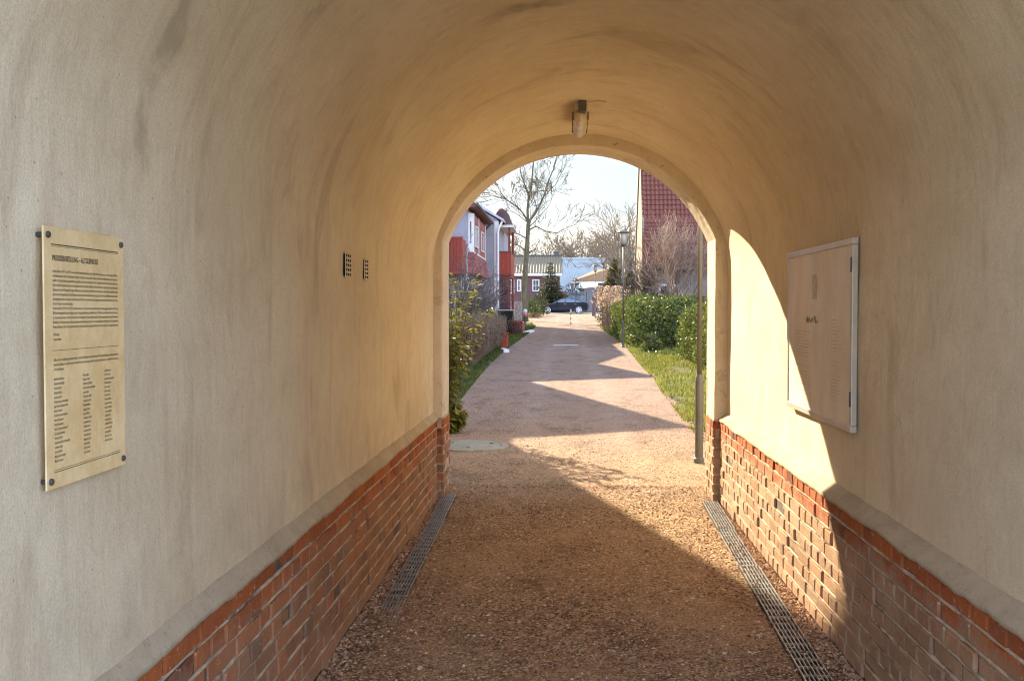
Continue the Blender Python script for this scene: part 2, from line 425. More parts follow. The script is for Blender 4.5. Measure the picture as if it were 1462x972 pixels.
MAT['hedgebrown'] = leafmat('dead_hedge_leaf', (.10,.062,.038), (.23,.15,.095), .8, .15, .15)
MAT['spruce'] = leafmat('spruce_needle', (.03,.05,.016), (.14,.145,.05), .6, .3, .2)
MAT['thuja'] = leafmat('thuja_spray', (.06,.065,.018), (.22,.20,.06), .7, .2, .2)
MAT['bush'] = leafmat('green_bush_leaf', (.05,.09,.02), (.17,.20,.05), .4, .4)
MAT['pampas'] = leafmat('dry_seed_head', (.50,.37,.25), (.74,.60,.46), .9, .1, .4)
MAT['deadleaf'] = leafmat('dry_leaf', (.16,.10,.06), (.33,.22,.14), .8, .1, .3)
MAT['grass_lit'] = leafmat('sunlit_verge_grass', (.13,.17,.026), (.38,.37,.085), .6, .2, .4)  # yellower, brighter grass copy: sunlight on the right verge put into the colour
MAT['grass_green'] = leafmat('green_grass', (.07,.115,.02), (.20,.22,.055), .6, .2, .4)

# ------------------------------------------------------------------ camera
cam_d = bpy.data.cameras.new('camera'); cam = bpy.data.objects.new('camera', cam_d); COL.objects.link(cam)
cam_d.sensor_width = 36; cam_d.sensor_fit = 'HORIZONTAL'; cam_d.lens = 36*1420/1462
cam_d.clip_start = .05; cam_d.clip_end = 2000
cam.location = (0, 0, 1.6)
yaw = math.atan(75/1420); pitch = math.atan(43/1420)
cam.rotation_euler = (R(90) - pitch, 0, yaw)
scene.camera = cam

# ------------------------------------------------------------------ gateway
YN, YF, YO = 1.20, 8.35, 8.80          # near mouth, arch rib, outer face
XL, XR = -1.105, 1.35                   # plaster faces
BL, BR = -1.072, 1.288                  # brick faces
ZB = .685                               # top of the brickwork
gate = thing('gateway_building', 'cream plastered gateway with a round vaulted passage over brick footings', 'gateway', (0, 4, 0))

def seg_arch(cx, hw, zs, zc, n=40):
    rise = zc - zs; Rr = (hw*hw + rise*rise)/(2*rise); zc0 = zc - Rr
    a0 = math.asin(hw/Rr) if zc0 <= zs and Rr >= hw else math.pi/2
    out = []
    for i in range(n+1):
        a = lerp(-a0, a0, i/n); out.append((cx + Rr*math.sin(a), zc0 + Rr*math.cos(a)))
    return out

def vault():
    cx, hw = (XL+XR)/2, (XR-XL)/2
    arc = seg_arch(cx, hw, 2.15, 3.075, 56)
    prof = [(XL, lerp(.715, 2.15, i/26)) for i in range(26)] + arc + [(XR, lerp(2.15, .715, i/26)) for i in range(1, 27)]
    for _ in range(14):                                        # soften the springing
        q = prof[:]
        for i in range(1, len(prof)-1):
            q[i] = (.25*prof[i-1][0]+.5*prof[i][0]+.25*prof[i+1][0], .25*prof[i-1][1]+.5*prof[i][1]+.25*prof[i+1][1])
        prof = q
    arcl = [0]
    for i in range(1, len(prof)): arcl.append(arcl[-1] + math.hypot(prof[i][0]-prof[i-1][0], prof[i][1]-prof[i-1][1]))
    mb = MB(); ny = 150; np_ = len(prof)
    for j in range(ny+1):
        y = lerp(YN, YF+.01, j/ny)
        for i, (x, z) in enumerate(prof):
            nx, nz = (cx - x), (1.9 - z) if z > 2.15 else 0.0
            L = math.hypot(nx, nz) or 1; nx /= L; nz /= L
            d = .010*mnoise.noise((x*1.4, y*1.1, z*1.4)) + .0045*mnoise.noise((x*5, y*4, z*5))
            edge = clamp((YF - y)/.3)
            mb.v.append((x + nx*d*edge, y, z + nz*d*edge)); mb.uv.append((y, arcl[i]))
    for j in range(ny):
        for i in range(np_-1):
            a = j*np_+i; mb.f.append((a, a+np_, a+np_+1, a+1)); mb.m.append(0); mb.col.append(None)
    mb.build('vault_plaster', MAT['plaster'], gate, smooth=True)
vault()

rng = random.Random(7)
def brick_panel(mb, o, u, n, L, courses, first, zt=ZB, seed=1, hdr=.118, stc=.246, jt=.012, c_h=None, tones=None):
    """old hand-made bricks laid in cross bond, each a little out of true; o origin at the foot, u along the wall, n outwards"""
    r = random.Random(seed); ch = zt/courses; u = Vector(u); n = Vector(n); o = Vector(o); up = Vector((0,0,1))
    for c in range(courses):
        header = ((courses-1-c) + first) % 2 == 1
        z0 = c*ch + jt*.5; z1 = (c+1)*ch - jt*.5
        s = -r.random()*.13 - (0.06 if header else 0)
        while s < L:
            ln = (hdr if header else stc) + r.uniform(-.006, .006)
            if not header and r.random() < .10: ln = hdr
            a, b = max(0, s), min(L, s+ln)
            s += ln + jt*r.uniform(.7, 1.35)
            if b - a < .02: continue
            dep = r.uniform(-.003, .003) + (r.uniform(-.011, -.004) if r.random() < .2 else 0)
            zz0 = z0 + r.uniform(-.003, .003); zz1 = z1 + r.uniform(-.003, .003)
            j = lambda k=.0050: r.uniform(-k, k)
            ch_ = .0055
            vs = []
            for (aa, zz) in ((a, zz0), (b, zz0), (b, zz1), (a, zz1)):
                vs.append(o + u*aa + up*zz + n*(-.02))
            for (aa, zz) in ((a+j(), zz0+j()), (b+j(), zz0+j()), (b+j(), zz1+j()), (a+j(), zz1+j())):
                vs.append(o + u*aa + up*zz + n*(dep-ch_+j(.002)))
            for (aa, zz, sa, sz) in ((a, zz0, 1, 1), (b, zz0, -1, 1), (b, zz1, -1, -1), (a, zz1, 1, -1)):
                vs.append(o + u*(aa+sa*ch_*r.uniform(.6,2.0)) + up*(zz+sz*ch_*r.uniform(.6,1.8)) + n*(dep+j(.002)))
            k = r.random(); t = c/(courses-1)
            if t > .74: base = Vector((.50,.15,.042)).lerp(Vector((.36,.105,.04)), k) if r.random() > .06 else Vector((.22,.08,.045))
            else: base = Vector((.40,.165,.075)).lerp(Vector((.26,.115,.06)), k) if r.random() > .2 else (Vector((.44,.14,.05)) if r.random() < .8 else Vector((.19,.095,.06)))
            fs = [(0,1,5,4),(1,2,6,5),(2,3,7,6),(3,0,4,7),(4,5,9,8),(5,6,10,9),(6,7,11,10),(7,4,8,11),(8,9,10,11)]
            if u.cross(up).dot(n) < 0: fs = [tuple(reversed(f)) for f in fs]
            mb.add(vs, fs, 0, tuple(base))

def footing(side):
    X = BL if side < 0 else BR
    mb = MB()
    brick_panel(mb, (X, YN, 0), (0,1,0), (-side,0,0), YF-.02-YN, 9, 0 if side < 0 else 1, seed=11+side)
    b = mb.build('brick_footing', MAT['brick'], gate)
    m = MB()                                                        # mortar bed behind the brick faces
    for j in range(140):
        for k in range(14):
            def p(a, c):
                y = lerp(YN, YF, a/140); z = lerp(0, ZB, c/14)
                d = -.0115 + .003*mnoise.noise((y*9, z*14, side*3)) - .003*mnoise.noise((y*31, z*40, side))
                return (X - side*d, y, z)
            q = (p(j,k), p(j+1,k), p(j+1,k+1), p(j,k+1))
            m.quad(*(q if side > 0 else q[::-1]))
    m.build('mortar_bed', MAT['joint'], b, smooth=True)
    bj = MB(); N = 420                                              # raised, uneven bed joints
    for c in range(1, 9):
        zc = ZB*c/9; base = len(bj.v)
        for j in range(N+1):
            y = lerp(YN, YF-.02, j/N); dz = .0035*mnoise.noise((y*6, c*3.1, side)); h = .0065 + .003*mnoise.noise((y*15, c*2.3, side)); d = .0035 + .0045*mnoise.noise((y*11, c*1.7, side*2))
            x = X + side*d
            bj.v.extend([(X+side*.014, y, zc+dz-h), (x, y, zc+dz-h*.7), (x, y, zc+dz+h*.7), (X+side*.014, y, zc+dz+h)])
        for j in range(N):
            for q in range(3):
                a = base+j*4+q; f = (a, a+1, a+5, a+4); bj.f.append(f if side > 0 else f[::-1]); bj.m.append(0); bj.col.append(None)
    bj.build('bed_joints', MAT['mortar'], b, smooth=True)
    # sloping cement ledge between brick and plaster, with a ragged lower lip
    P = XL if side < 0 else XR; l = MB(); N = 300
    for j in range(N+1):
        y = lerp(YN, YF, j/N)
        rag = .012*mnoise.noise((y*2.3, side*5, 0)) + .007*mnoise.noise((y*11, side*2, 1)) + .004*mnoise.noise((y*37, 4, side))
        top = .742 + .008*mnoise.noise((y*1.3, 9, side)) + .005*mnoise.noise((y*7, 3, side))
        lip = -side*(.007 + .003*mnoise.noise((y*20, 1, side)))
        Xp = P - side*.004
        for (x, z) in ((Xp+side*.02, top+.006), (Xp, top), (lerp(Xp, X, .45), lerp(top, ZB+rag, .42)+.006), (X+lip*.9, ZB+.012+rag), (X+lip, ZB-.006+rag), (X+side*.012, ZB-.014+rag)):
            l.v.append((x, y, z))
    for j in range(N):
        for i in range(5):
            a = j*6+i; f = (a, a+1, a+7, a+6); l.f.append(f if side < 0 else f[::-1]); l.m.append(0); l.col.append(None)
    l.build('cement_ledge', MAT['cement'], gate, smooth=True)
for s_ in (-1, 1): footing(s_)

# arch rib at the far mouth: plaster ring on brick feet
RC, RH = .11, 1.14
def rib():
    n = 44; arc = seg_arch(RC, RH, 2.19, 2.97, n); out = seg_arch(RC, RH+.24, 2.19, 3.24, n)
    ins = [(RC-RH, lerp(ZB+.01, 2.19, i/20)) for i in range(20)] + arc + [(RC+RH, lerp(2.19, ZB+.01, i/20)) for i in range(1, 21)]
    ous = [(RC-RH-.24, lerp(ZB+.01, 2.19, i/20)) for i in range(20)] + out + [(RC+RH+.24, lerp(2.19, ZB+.01, i/20)) for i in range(1, 21)]
    mb = MB(); N = len(ins); cols = []
    ys = [YF] + [lerp(YF, YO, k/6) for k in range(7)] + [YO]
    for c, y in enumerate(ys):
        src = ous if c in (0, len(ys)-1) else ins
        for (x, z) in src:
            w = .009*mnoise.noise((x*2.3, y*3, z*2.3)) + .004*mnoise.noise((x*9, y*9, z*9))
            mb.v.append((x + (w if src is ins else 0), y + (w if c == 1 else 0), z + (w if src is ins else 0)))
    for c in range(len(ys)-1):
        for i in range(N-1):
            a = c*N+i; mb.f.append((a, a+1, a+N+1, a+N)); mb.m.append(0); mb.col.append(None)
    mb.build('arch_rib', MAT['rib'], gate, bevel=.010, seg=2, angle=50)
    for side in (-1, 1):
        Xf = RC + side*(RH - .012)
        m = MB()
        w = abs((BL if side < 0 else BR) - Xf) + .02
        brick_panel(m, (Xf, YF-.012, 0), (side,0,0), (0,-1,0), w, 9, 0, seed=31+side)
        brick_panel(m, (Xf, YF-.012, 0), (0,1,0), (-side,0,0), YO-YF+.02, 9, 1, seed=41+side)
        b = m.build('brick_pier', MAT['brick'], gate)
        k = MB(); k.box(min(Xf+side*.008, Xf+side*.26), max(Xf+side*.008, Xf+side*.26), YF-.004, YO+.004, 0, ZB+.006)
        k.build('mortar_core', MAT['mortar'], b)
rib()

def shell():
    # outer walls and roof of the building round the passage
    for y0, y1, prof, nm in ((YO-.001, YO+.02, seg_arch(RC, RH, 2.19, 2.97, 40), 'garden_front'), (YN-.02, YN, seg_arch((XL+XR)/2, (XR-XL)/2, 2.15, 3.075, 40), 'street_front')):
        mb = MB(); xl, xr = prof[0][0], prof[-1][0]
        mb.box(-8, xl-.0, y0, y1, 0, 6.2); mb.box(xr+.0, 8, y0, y1, 0, 6.2)
        for i in range(len(prof)-1):
            (xa, za), (xb, zb) = prof[i], prof[i+1]
            vs = [(xa,y0,za),(xb,y0,zb),(xb,y0,6.2),(xa,y0,6.2),(xa,y1,za),(xb,y1,zb),(xb,y1,6.2),(xa,y1,6.2)]
            mb.add(vs, [(0,1,2,3),(7,6,5,4),(0,4,5,1),(2,6,7,3)])
        mb.build(nm, MAT['rib'], gate)
    for xa in (-8, 7.9): mb = MB(); mb.box(xa, xa+.1, YN, YO, 0, 6.2); mb.build('side_wall', MAT['rib'], gate)
    mb = MB(); ym = (YN+YO)/2
    mb.poly_x([(YN-.4, 6.2), (YO+.3, 6.2), (ym, 10.2)], -8.3, 8.3); mb.build('roof', MAT['redtile'], gate)
shell()

# ------------------------------------------------------------------ ground, path
def strip(name, mat, xs_l, xs_r, ys, nx, dz, amp=0.0, freq=4.0, kindn='structure', ragged=0.0, rough=False):
    mb = MB(); n = nx+1
    for j, y in enumerate(ys):
        a, b = xs_l(y), xs_r(y)
        for i in range(n):
            x = lerp(a, b, i/nx)
            if ragged and i in (0, nx):
                x += ragged*mnoise.noise((y*1.1, i*3.0, 2)) + ragged*.5*mnoise.noise((y*4.3, i*3.0, 7))
            z = zg(y) + dz
            if amp: z += amp*mnoise.noise((x*freq, y*freq, 1.0)) + amp*.5*mnoise.noise((x*freq*3.1, y*freq*3.1, 5.0))
            if rough and y > 3: z += .0035*mnoise.noise((x*33, y*33, 2.0)) + .003*mnoise.noise((x*60, y*60, 8.0))
            mb.v.append((x, y, z))
    for j in range(len(ys)-1):
        for i in range(nx):
            a = j*n+i; mb.f.append((a, a+1, a+n+1, a+n)); mb.m.append(0); mb.col.append(None)
    return kind(mb.build(name, mat, smooth=True), kindn)
ys = [-900, -300, -100, -40, -20, -10, 0] + [4+2*i for i in range(60)] + [130, 150, 200, 400, 1200]
strip('ground', MAT['earth'], lambda y: -900, lambda y: 900, ys, 60, -.03)
def rows(a, b, st):
    n = max(1, int((b-a)/st)); return [lerp(a, b, i/n) for i in range(n+1)]
PL = lambda y: -1.92 + .16*math.sin(y*.13+1) if y < 58 else lerp(-1.92, -3.2, clamp((y-58)/20))
PR = lambda y: lerp(1.75, 2.15, clamp((y-13)/9)) + .10*math.sin(y*.21) if y < 58 else lerp(2.15, 3.6, clamp((y-58)/20))
strip('passage_floor', MAT['gravel'], lambda y: -1.12, lambda y: 1.36, rows(YN, 3.0, .10) + rows(3.02, 8.9, .022), 112, 0.0, .0055, 7.0, rough=True)
def apron_l(y): return lerp(-3.4, PL(13.2), clamp((y-8.9)/4.3)**.6)
def apron_r(y): return lerp(3.4, PR(13.2), clamp((y-8.9)/4.3)**.6)
strip('path', MAT['path'], lambda y: apron_l(y) if y < 13.2 else PL(y), lambda y: apron_r(y) if y < 13.2 else PR(y), rows(8.9, 22, .10) + rows(22.3, 88, .35), 36, -.004, .006, 3.0, ragged=.10)
strip('road', MAT['road'], lambda y: -60, lambda y: 60, rows(86.5, 98, .5), 24, .004, .006, 1.0)
strip('bounce_forecourt', MAT['concrete'], lambda y: -9, lambda y: 9, rows(-16, YN, .5), 20, -.004, .005, 2.0)  # unseen paving, made pale to bounce light into the passage

def stones():
    mb = MB(); r = random.Random(3)
    def st(x, y, z, s):
        vs = [(s*r.uniform(.6,1.2),0,0),(-s*r.uniform(.6,1.2),0,0),(0,s*r.uniform(.6,1.2),0),(0,-s*r.uniform(.6,1.2),0),(0,0,s*r.uniform(.4,.8)),(0,0,-s*.4)]
        a = r.uniform(0, 6.28); c, d = math.cos(a), math.sin(a)
        vs = [(x+c*p-d*q, y+d*p+c*q, z+w) for p, q, w in vs]
        mb.add(vs, [(0,2,4),(2,1,4),(1,3,4),(3,0,4),(2,0,5),(1,2,5),(3,1,5),(0,3,5)])
    def onfloor(x, y): return .0055*mnoise.noise((x*7, y*7, 1)) + .00275*mnoise.noise((x*21.7, y*21.7, 5))
    for _ in range(26000):
        y = 3.2 + 5.9*r.random()**1.15; x = r.uniform(-1.06, 1.27)
        st(x, y, onfloor(x, y)+.0005, r.uniform(.0035, .009) if r.random() < .90 else r.uniform(.009, .016))
    for _ in range(5200):                                         # coarser strip between drain and wall
        y = r.uniform(3.2, 8.3)
        if r.random() < .5: x = BL + .10*r.random()**1.5
        else: x = BR - .11*r.random()**1.5
        st(x, y, onfloor(x, y)+.001, r.uniform(.006, .014))
    for _ in range(900):                                          # grit lying on the gratings
        f = r.random(); a, b = (((-.985, 8.50), (-.915, 4.62)) if r.random() < .5 else ((1.205, 8.30), (1.06, 3.1)))
        if a[0] < 0 and r.random() < .35: f = 1 - .07*r.random()
        x = lerp(a[0], b[0], f) + r.uniform(-.07, .07); y = lerp(a[1], b[1], f); st(x, y, .018, r.uniform(.004, .011))
    for _ in range(7000):
        y = r.uniform(8.9, 17); x = r.uniform(-1.7, 1.9)
        st(x, y, zg(y)-.002, r.uniform(.004, .010))
    kind(mb.build('loose_gravel', MAT['stone']), 'stuff')
stones()

# ------------------------------------------------------------------ drains
def drain(pts, n, name_label, width, seed):
    (x0, y0), (x1, y1) = pts
    c = thing('drain_channel', name_label, 'drain', ((x0+x1)/2, (y0+y1)/2, 0), None)
    r = random.Random(seed); A = Vector((x0, y0, 0)); B = Vector((x1, y1, 0)); D = (B-A); Lt = D.length; D.normalize(); S = Vector((-D.y, D.x, 0))
    bed = MB(); M_ = A.lerp(B, 1-1/n); bed.obox(A+Vector((0,0,-.008)), M_+Vector((0,0,-.008)), width, .022); bed.obox(M_+Vector((0,0,-.0085)), B+Vector((0,0,-.050)), width-.002, .022); bed.build('channel_bed', MAT['black'], c)
    g = Lt/n
    for k in range(n):
        m = MB(); a = A + D*(k*g+.006); b = A + D*((k+1)*g-.006); off = S*r.uniform(-.004, .004); zz = Vector((0,0,.010+r.uniform(-.001,.003)))
        if k == n-1: b = b + Vector((0,0,-.034))
        nb = 7
        for i in range(nb):
            q = S*((i/(nb-1)-.5)*(width-.010)) + off
            m.obox(a+q+zz, b+q+zz, .0048 if 0 < i < nb-1 else .006, .012)
        m2 = int(g/.10)
        for i in range(m2+1):
            p = a.lerp(b, i/m2) + off + zz + Vector((0,0,-.002))
            m.obox(p-S*(width/2-.006), p+S*(width/2-.006), .006, .010)
        m.build('grate', MAT['metal'], c)
drain(((-.985, 8.50), (-.915, 4.62)), 4, 'slotted steel drain channel sunk along the left brick wall', .115, 1)
drain(((1.205, 8.30), (1.06, 3.1)), 5, 'slotted steel drain channel sunk along the right brick wall', .125, 2)

# manhole outside the arch
def manhole():
    c = Vector((-1.10, 11.62, 0)); t = thing('manhole_cover', 'round pale manhole cover set in the gravel just outside the arch', 'manhole cover', c)
    m = MB(); m.lathe([(.44,-.03),(.44,.014),(.43,.022),(.365,.022),(.36,.012),(.36,-.03)], c, 48); m.build('rim', MAT['lid'], t, bevel=.003)
    m = MB(); m.lathe([(.354,-.03),(.354,.016),(.345,.024),(.05,.026)], c, 48); m.build('lid', MAT['lid'], t)
    for a in (0.5, 2.6, 4.7): m = MB(); m.lathe([(.022,0),(.022,.004)], c+Vector((.27*math.cos(a), .27*math.sin(a), .0245)), 12); m.build('lifting_hole', MAT['black'], t)
manhole()

# ------------------------------------------------------------------ plaque
def text_into(mb, txt, ox, mapper, size, width=None, squeeze=.62, maxw=None):
    cu = bpy.data.curves.new('t', 'FONT'); cu.body = txt; cu.size = size; cu.resolution_u = 2; cu.offset = size*(.02 if size > .012 else .004)
    ob = bpy.data.objects.new('t', cu); COL.objects.link(ob)
    dg = bpy.context.evaluated_depsgraph_get(); me = bpy.data.meshes.new_from_object(ob.evaluated_get(dg))
    if me and len(me.vertices):
        mx = max(v.co.x for v in me.vertices); sx = squeeze
        if width: sx = width/mx
        if maxw: sx = min(sx, maxw/mx)
        mb.add([mapper(ox + v.co.x*sx, v.co.y) for v in me.vertices], [tuple(p.vertices) for p in me.polygons])
    bpy.data.objects.remove(ob); bpy.data.curves.remove(cu)
    if me: bpy.data.meshes.remove(me)

def plaque():
    y0, y1, z0, z1, X = 2.02, 2.395, 1.220, 1.777, -1.083
    t = thing('plaque', 'engraved brass plaque screwed to the left plaster wall', 'plaque', (X, (y0+y1)/2, z0))
    m = MB(); m.box(X-.004, X, y0, y1, z0, z1); m.build('plate', MAT['brass'], t, bevel=.0012, seg=1)
    W = y1-y0
    for (yy, zz) in ((y0+.016, z1-.018), (y1-.016, z1-.018), (y0+.016, z0+.018), (y1-.016, z0+.018)):
        s = MB()
        s.tube([(XL-.01, yy, zz), (X-.004, yy, zz)], .0055, 10)
        s.tube([(X, yy, zz), (X+.004, yy, zz), (X+.006, yy, zz)], [.0072, .0072, .005], 14); s.build('screw', MAT['steel_dark'], t, smooth=False)
    L = MB(); e = X+.0006
    def at(top):
        return lambda a, b: (e, y0 + a, top + b)
    mrg = .034; tw = W-2*mrg+.004
    # rules
    def rule(zz, w): L.quad((e, y0+mrg-.004, zz-w), (e, y0+mrg+tw, zz-w), (e, y0+mrg+tw, zz), (e, y0+mrg-.004, zz))
    rule(z1-.036, .0022); rule(z1-.0405, .0008); rule(z0+.040, .0008); rule(z0+.036, .0014); rule(z1-.262, .0009)
    text_into(L, 'PREUSSENSIEDLUNG – ALTGLIENICKE', mrg, at(z1-.071), .0165, width=.207)
    body = ['In den Jahren 1911 bis 1913 wurde die Preussensiedlung als größte Wohnanlage zu, der damaligen Wohn-',
     'verhältnissen in der Großstadt erbaut. Sie gilt als eines der frühen realisierten Beispiele einer Garten-',
     'stadt in Deutschland, geschaffen gemäß den Ideen des britischen Sozialreformers Ebenezer Howard.',
     'Den ersten Bauabschnitt errichteten die Architekten Max Bel und Franz Clement im Landhausstil.',
     'Zierputze, in Holz gefertigte Balkone, Türmchen und Erker schmücken die Häuserreihen zeigt',
     'und einen Doppelhaus. Die Häuser des zweiten Bauabschnitts gruppiert Hermann Muthesius sparsam',
     'und abgewandt um einen rechteckigen Platz. Ein schmaler Durchgang verbindet die Häuser zu einer',
     'Einheit. Ein Torbogen verbindet beide Bauabschnitte.',
     'In den Jahren 2010 bis 2012 restaurierte die Terraplan Grundstücksentwicklungsgesellschaft mbH die',
     '58 denkmalgeschützten Häuser der Preussensiedlung, die Mitte der 1990er vom Abriss bedroht waren,',
     'in Zusammenarbeit mit dem Berliner Architekten Thomas Kuberski. Der Gesamteindruck wurde bewahrt',
     'erhalten, die historischen Gartenanlagen wiederhergestellt. Zwei Doppelhäuser, mit denen die Architekten',
     'Peter Behrens die Formensprache der Gartenstadt zeitgemäß fortschreibt, sind neu hinzugekommen.']
    zt = z1-.096
    for i, ln in enumerate(body):
        text_into(L, ln, mrg, at(zt - i*.0099), .0080, width=None if i == 7 else tw-.004, squeeze=.50)
    zz = z1-.231
    text_into(L, 'Erik Roßnagel', mrg, at(zz), .0082, squeeze=.55); text_into(L, 'Terraplan, Bauherr', mrg, at(zz-.0104), .0082, squeeze=.55)
    zt = z1-.285
    for i, ln in enumerate(['Allen, die es möglich gemacht haben, dass die Siedlung als Gartenstadt Preussensiedlung erhalten und neu',
                            'erweckt Häuser wurden kann, Herzlich verbunden sagen Dank sowie Handwerkern und Baufirmen dieses',
                            'und Partnern Dankeswort']):
        text_into(L, ln, mrg, at(zt-i*.0102), .0080, width=tw-.004 if i < 2 else None, squeeze=.5)
    cols = [['Michael Barsch, Stahlbetonbauer','Christian Heier, Denkmalpfleger','Peter Thess, Architekt','Gia Bergmann, Gärtner','Ivan Dreyer, Gutachter','Dr. Matthias Dunger, Landesdenkmalpfleger','Jürgen E. Friedrich, Gestalter und Vorstand','Max Gärtner, Vermesser','Heidi Gläser-Woynowicz, Projektleiterin','Michael Hallek, Bauingenieur','Wilfried Hippel, Gerüstbau','Prof. Dr. Jörg Haspel, Landeskonservator','Claus Herrlitz, Bauunternehmen','Ralf Herzbach, Architekt','Gisela Rosemarie Häfner, Gartendenkmalpflege','Daniel Heber, Vergolder','Udo Jentz, Dachdecker','Margot Gabriel, Denkmalpflegerin','Marion Guhn, Restaurator'],
            ['Peter Gänger, Maler','Heinz Janich, Tiefbauer','Andreas Körner, Stahlbetonbau','Klaus-Peter Kandelski-Kowalke, Bauplaner','Jens Klemt, Maurer','Thomas Kuberski, Architekt','Gerhold Lüger, Anstreicher','Werner Müller, Monteur','Jürgen Lang, Schlosser','Jürgen Luck, Monteur','Udo Marquardt, Architektur','Andreas Michel, Zimmerer','Olaf Nitsch, Zimmerer','Kevin Müllner, Zimmerer','Werner Mühl, Zimmerer','Michael Naujoks, Tischler','Jens Otto, Installateur','Oliver Peter, Heizung','Jens Pracht, Stuckateur'],
            ['Lars Petri, Zimmermann','Achim Pöhl, Architekt','Jens Schauer, Restaurierungsbetrieb','Udo Reichard, Klempner','Frank Rose, Gärtner','Jan Simon, Baumeister','Sven Schulz, Tischler','Werner Spindler, Maler','Horst Schröder, Steinmetz','Andrea Thiede, Bauleiterin','Dr. Sandro Stephanowitz','Gerd Wachtel, Planer','Rolf Unkert, Kunstmaler','Hans-Michael Thoma, Planer','Jan Teichmann, Landschaft','Jan Wegemann, Maler','Steffen Wend, Techniker','Marko Wend, Zimmermann']]
    for ci, (cx, rws, zz) in enumerate(((mrg, cols[0], z1-.326), (mrg+.128, cols[1], z1-.325), (mrg+.232, cols[2], z1-.321))):
        for i, ln in enumerate(rws): text_into(L, ln, cx, at(zz-i*.0097), .0080, squeeze=.42, maxw=(.12, .10, .082)[ci])
    L.build('lettering', MAT['ink'], t)
plaque()

# small drill holes / pins round the plaque
m = MB()
for (y, z) in ((2.44, 1.655), (2.445, 1.56), (2.25, 1.19)): m.tube([(XL-.004, y, z), (XL+.006, y, z)], .0035, 8)

# ------------------------------------------------------------------ noticeboard
def notice():
    y0, y1, z0, z1, X = 4.64, 5.97, 1.035, 1.935, XR-.006
    t = thing('notice_board', 'weathered aluminium framed notice board on the right plaster wall', 'notice board', (X, (y0+y1)/2, z0))
    m = MB(); m.box(X-.022, X, y0+.02, y1-.02, z0+.02, z1-.02); m.build('panel', MAT['board'], t)
    w = .032; d = .030
    fr = MB()
    fr.box(X-d, X+.001, y0, y1, z1-w, z1); fr.box(X-d, X+.001, y0, y1, z0, z0+w)
    fr.box(X-d+.002, X, y0, y0+w, z0+w, z1-w); fr.box(X-d+.002, X, y1-w, y1, z0+w, z1-w)
    fr.build('frame', MAT['alu'], t, bevel=.004)
    for za, zb_ in ((z1-.16, z1-.09), (z0+.12, z0+.19)): h = MB(); h.box(X-d-.004, X-d+.004, y0+.004, y0+.014, za, zb_); h.build('hinge', MAT['steel_dark'], t, bevel=.002)
    e = X-.0232
    p = MB(); p.quad((e, 5.40, 1.66), (e, 5.30, 1.66), (e, 5.30, 1.79), (e, 5.40, 1.79)); p.build('faded_photo', MAT['print_grey'], t)
    s = MB(); r = random.Random(4)
    for k in range(14):
        y = 5.52 - k*.018; s.tube([(e, y+r.uniform(-.008,.008), 1.55+r.uniform(-.02,.02)) for _ in range(4)], .0016, 4)
    s.build('scribble', MAT['print_dark'], t)
    for cx0, cx1, zt_, n in ((5.80, 5.42, 1.50, 22), (5.02, 4.80, 1.55, 26)):
        ln = MB()
        for i in range(n):
            if r.random() < .25: continue
            z = zt_ - i*.017; b = cx1 + r.uniform(0, .12)
            ln.quad((e, cx0, z), (e, b, z), (e, b, z+.0035), (e, cx0, z+.0035))
        kind(ln.build('faded_lines', MAT['print_grey'], t), 'stuff')
notice()

# ------------------------------------------------------------------ vents
def vent(y, z, w, h, rws, cols, label):
    t = thing('air_vent', label, 'vent', (XL, y, z), 'air vents in the left wall')
    X = XL + .013
    m = MB(); m.box(XL-.03, X, y-w/2+.004, y+w/2-.004, z-h/2+.004, z+h/2-.004); m.build('dark_backing', MAT['black'], t)
    m = MB()
    for i in range(rws+1):
        zz = z-h/2 + h*i/rws; m.box(X-.002, X+.0012, y-w/2, y+w/2, zz-.0048, zz+.0048)
    for i in range(cols+1):
        yy = y-w/2 + w*i/cols; m.box(X-.002, X+.0008, yy-.004, yy+.004, z-h/2, z+h/2)
    m.build('grille', MAT['rib'], t)
vent(4.99, 1.828, .125, .118, 5, 3, 'small square wall vent with five slot rows, the larger one nearer the plaque')
vent(5.45, 1.826, .100, .108, 5, 2, 'small square wall vent with five slot rows, the narrower one nearer the arch')

# ------------------------------------------------------------------ bulkhead lamp under the crown
def bulkhead():
    x, z = .115, 3.055; ya, yb = 7.02, 7.72
    t = thing('ceiling_lamp', 'old tubular bulkhead lamp clipped under the crown of the vault', 'lamp', (x, ya, z))
    m = MB(); m.box(x-.02, x+.035, ya-.02, ya+.05, z-.07, z+.06); m.build('bracket', MAT['lamp_grey'], t, bevel=.006)
    m = MB(); m.box(x-.045, x+.045, ya+.03, yb, z-.05, z+.05); m.build('housing', MAT['alu'], t, bevel=.012)
    m = MB(); pts = []; rs = []
    for i in range(15):
        u = i/14; pts.append((x-.004, lerp(ya-.005, yb+.10, u), z-.085)); rs.append(.055*(max(.02, 1-abs(2*u-1)**3.2))**.5)
    m.tube(pts, rs, 18); m.build('diffuser', MAT['diffuser'], t, smooth=True)
    for i, y in enumerate((ya+.12, ya+.30, ya+.48, ya+.62)):
        for s in (-1, 1):
            c = MB(); c.box(min(x-.004+s*.049, x-.004+s*.058), max(x-.004+s*.049, x-.004+s*.058), y-.012, y+.012, z-.105, z-.045); c.build('clip', MAT['steel_dark'], t, bevel=.003)
    m = MB(); m.tube([(x+.02, ya-.01, z-.01), (x+.10, ya-.03, z+.0), (x+.17, ya-.02, z-.005)], .004, 6); m.build('cable', MAT['rib'], t)
bulkhead()

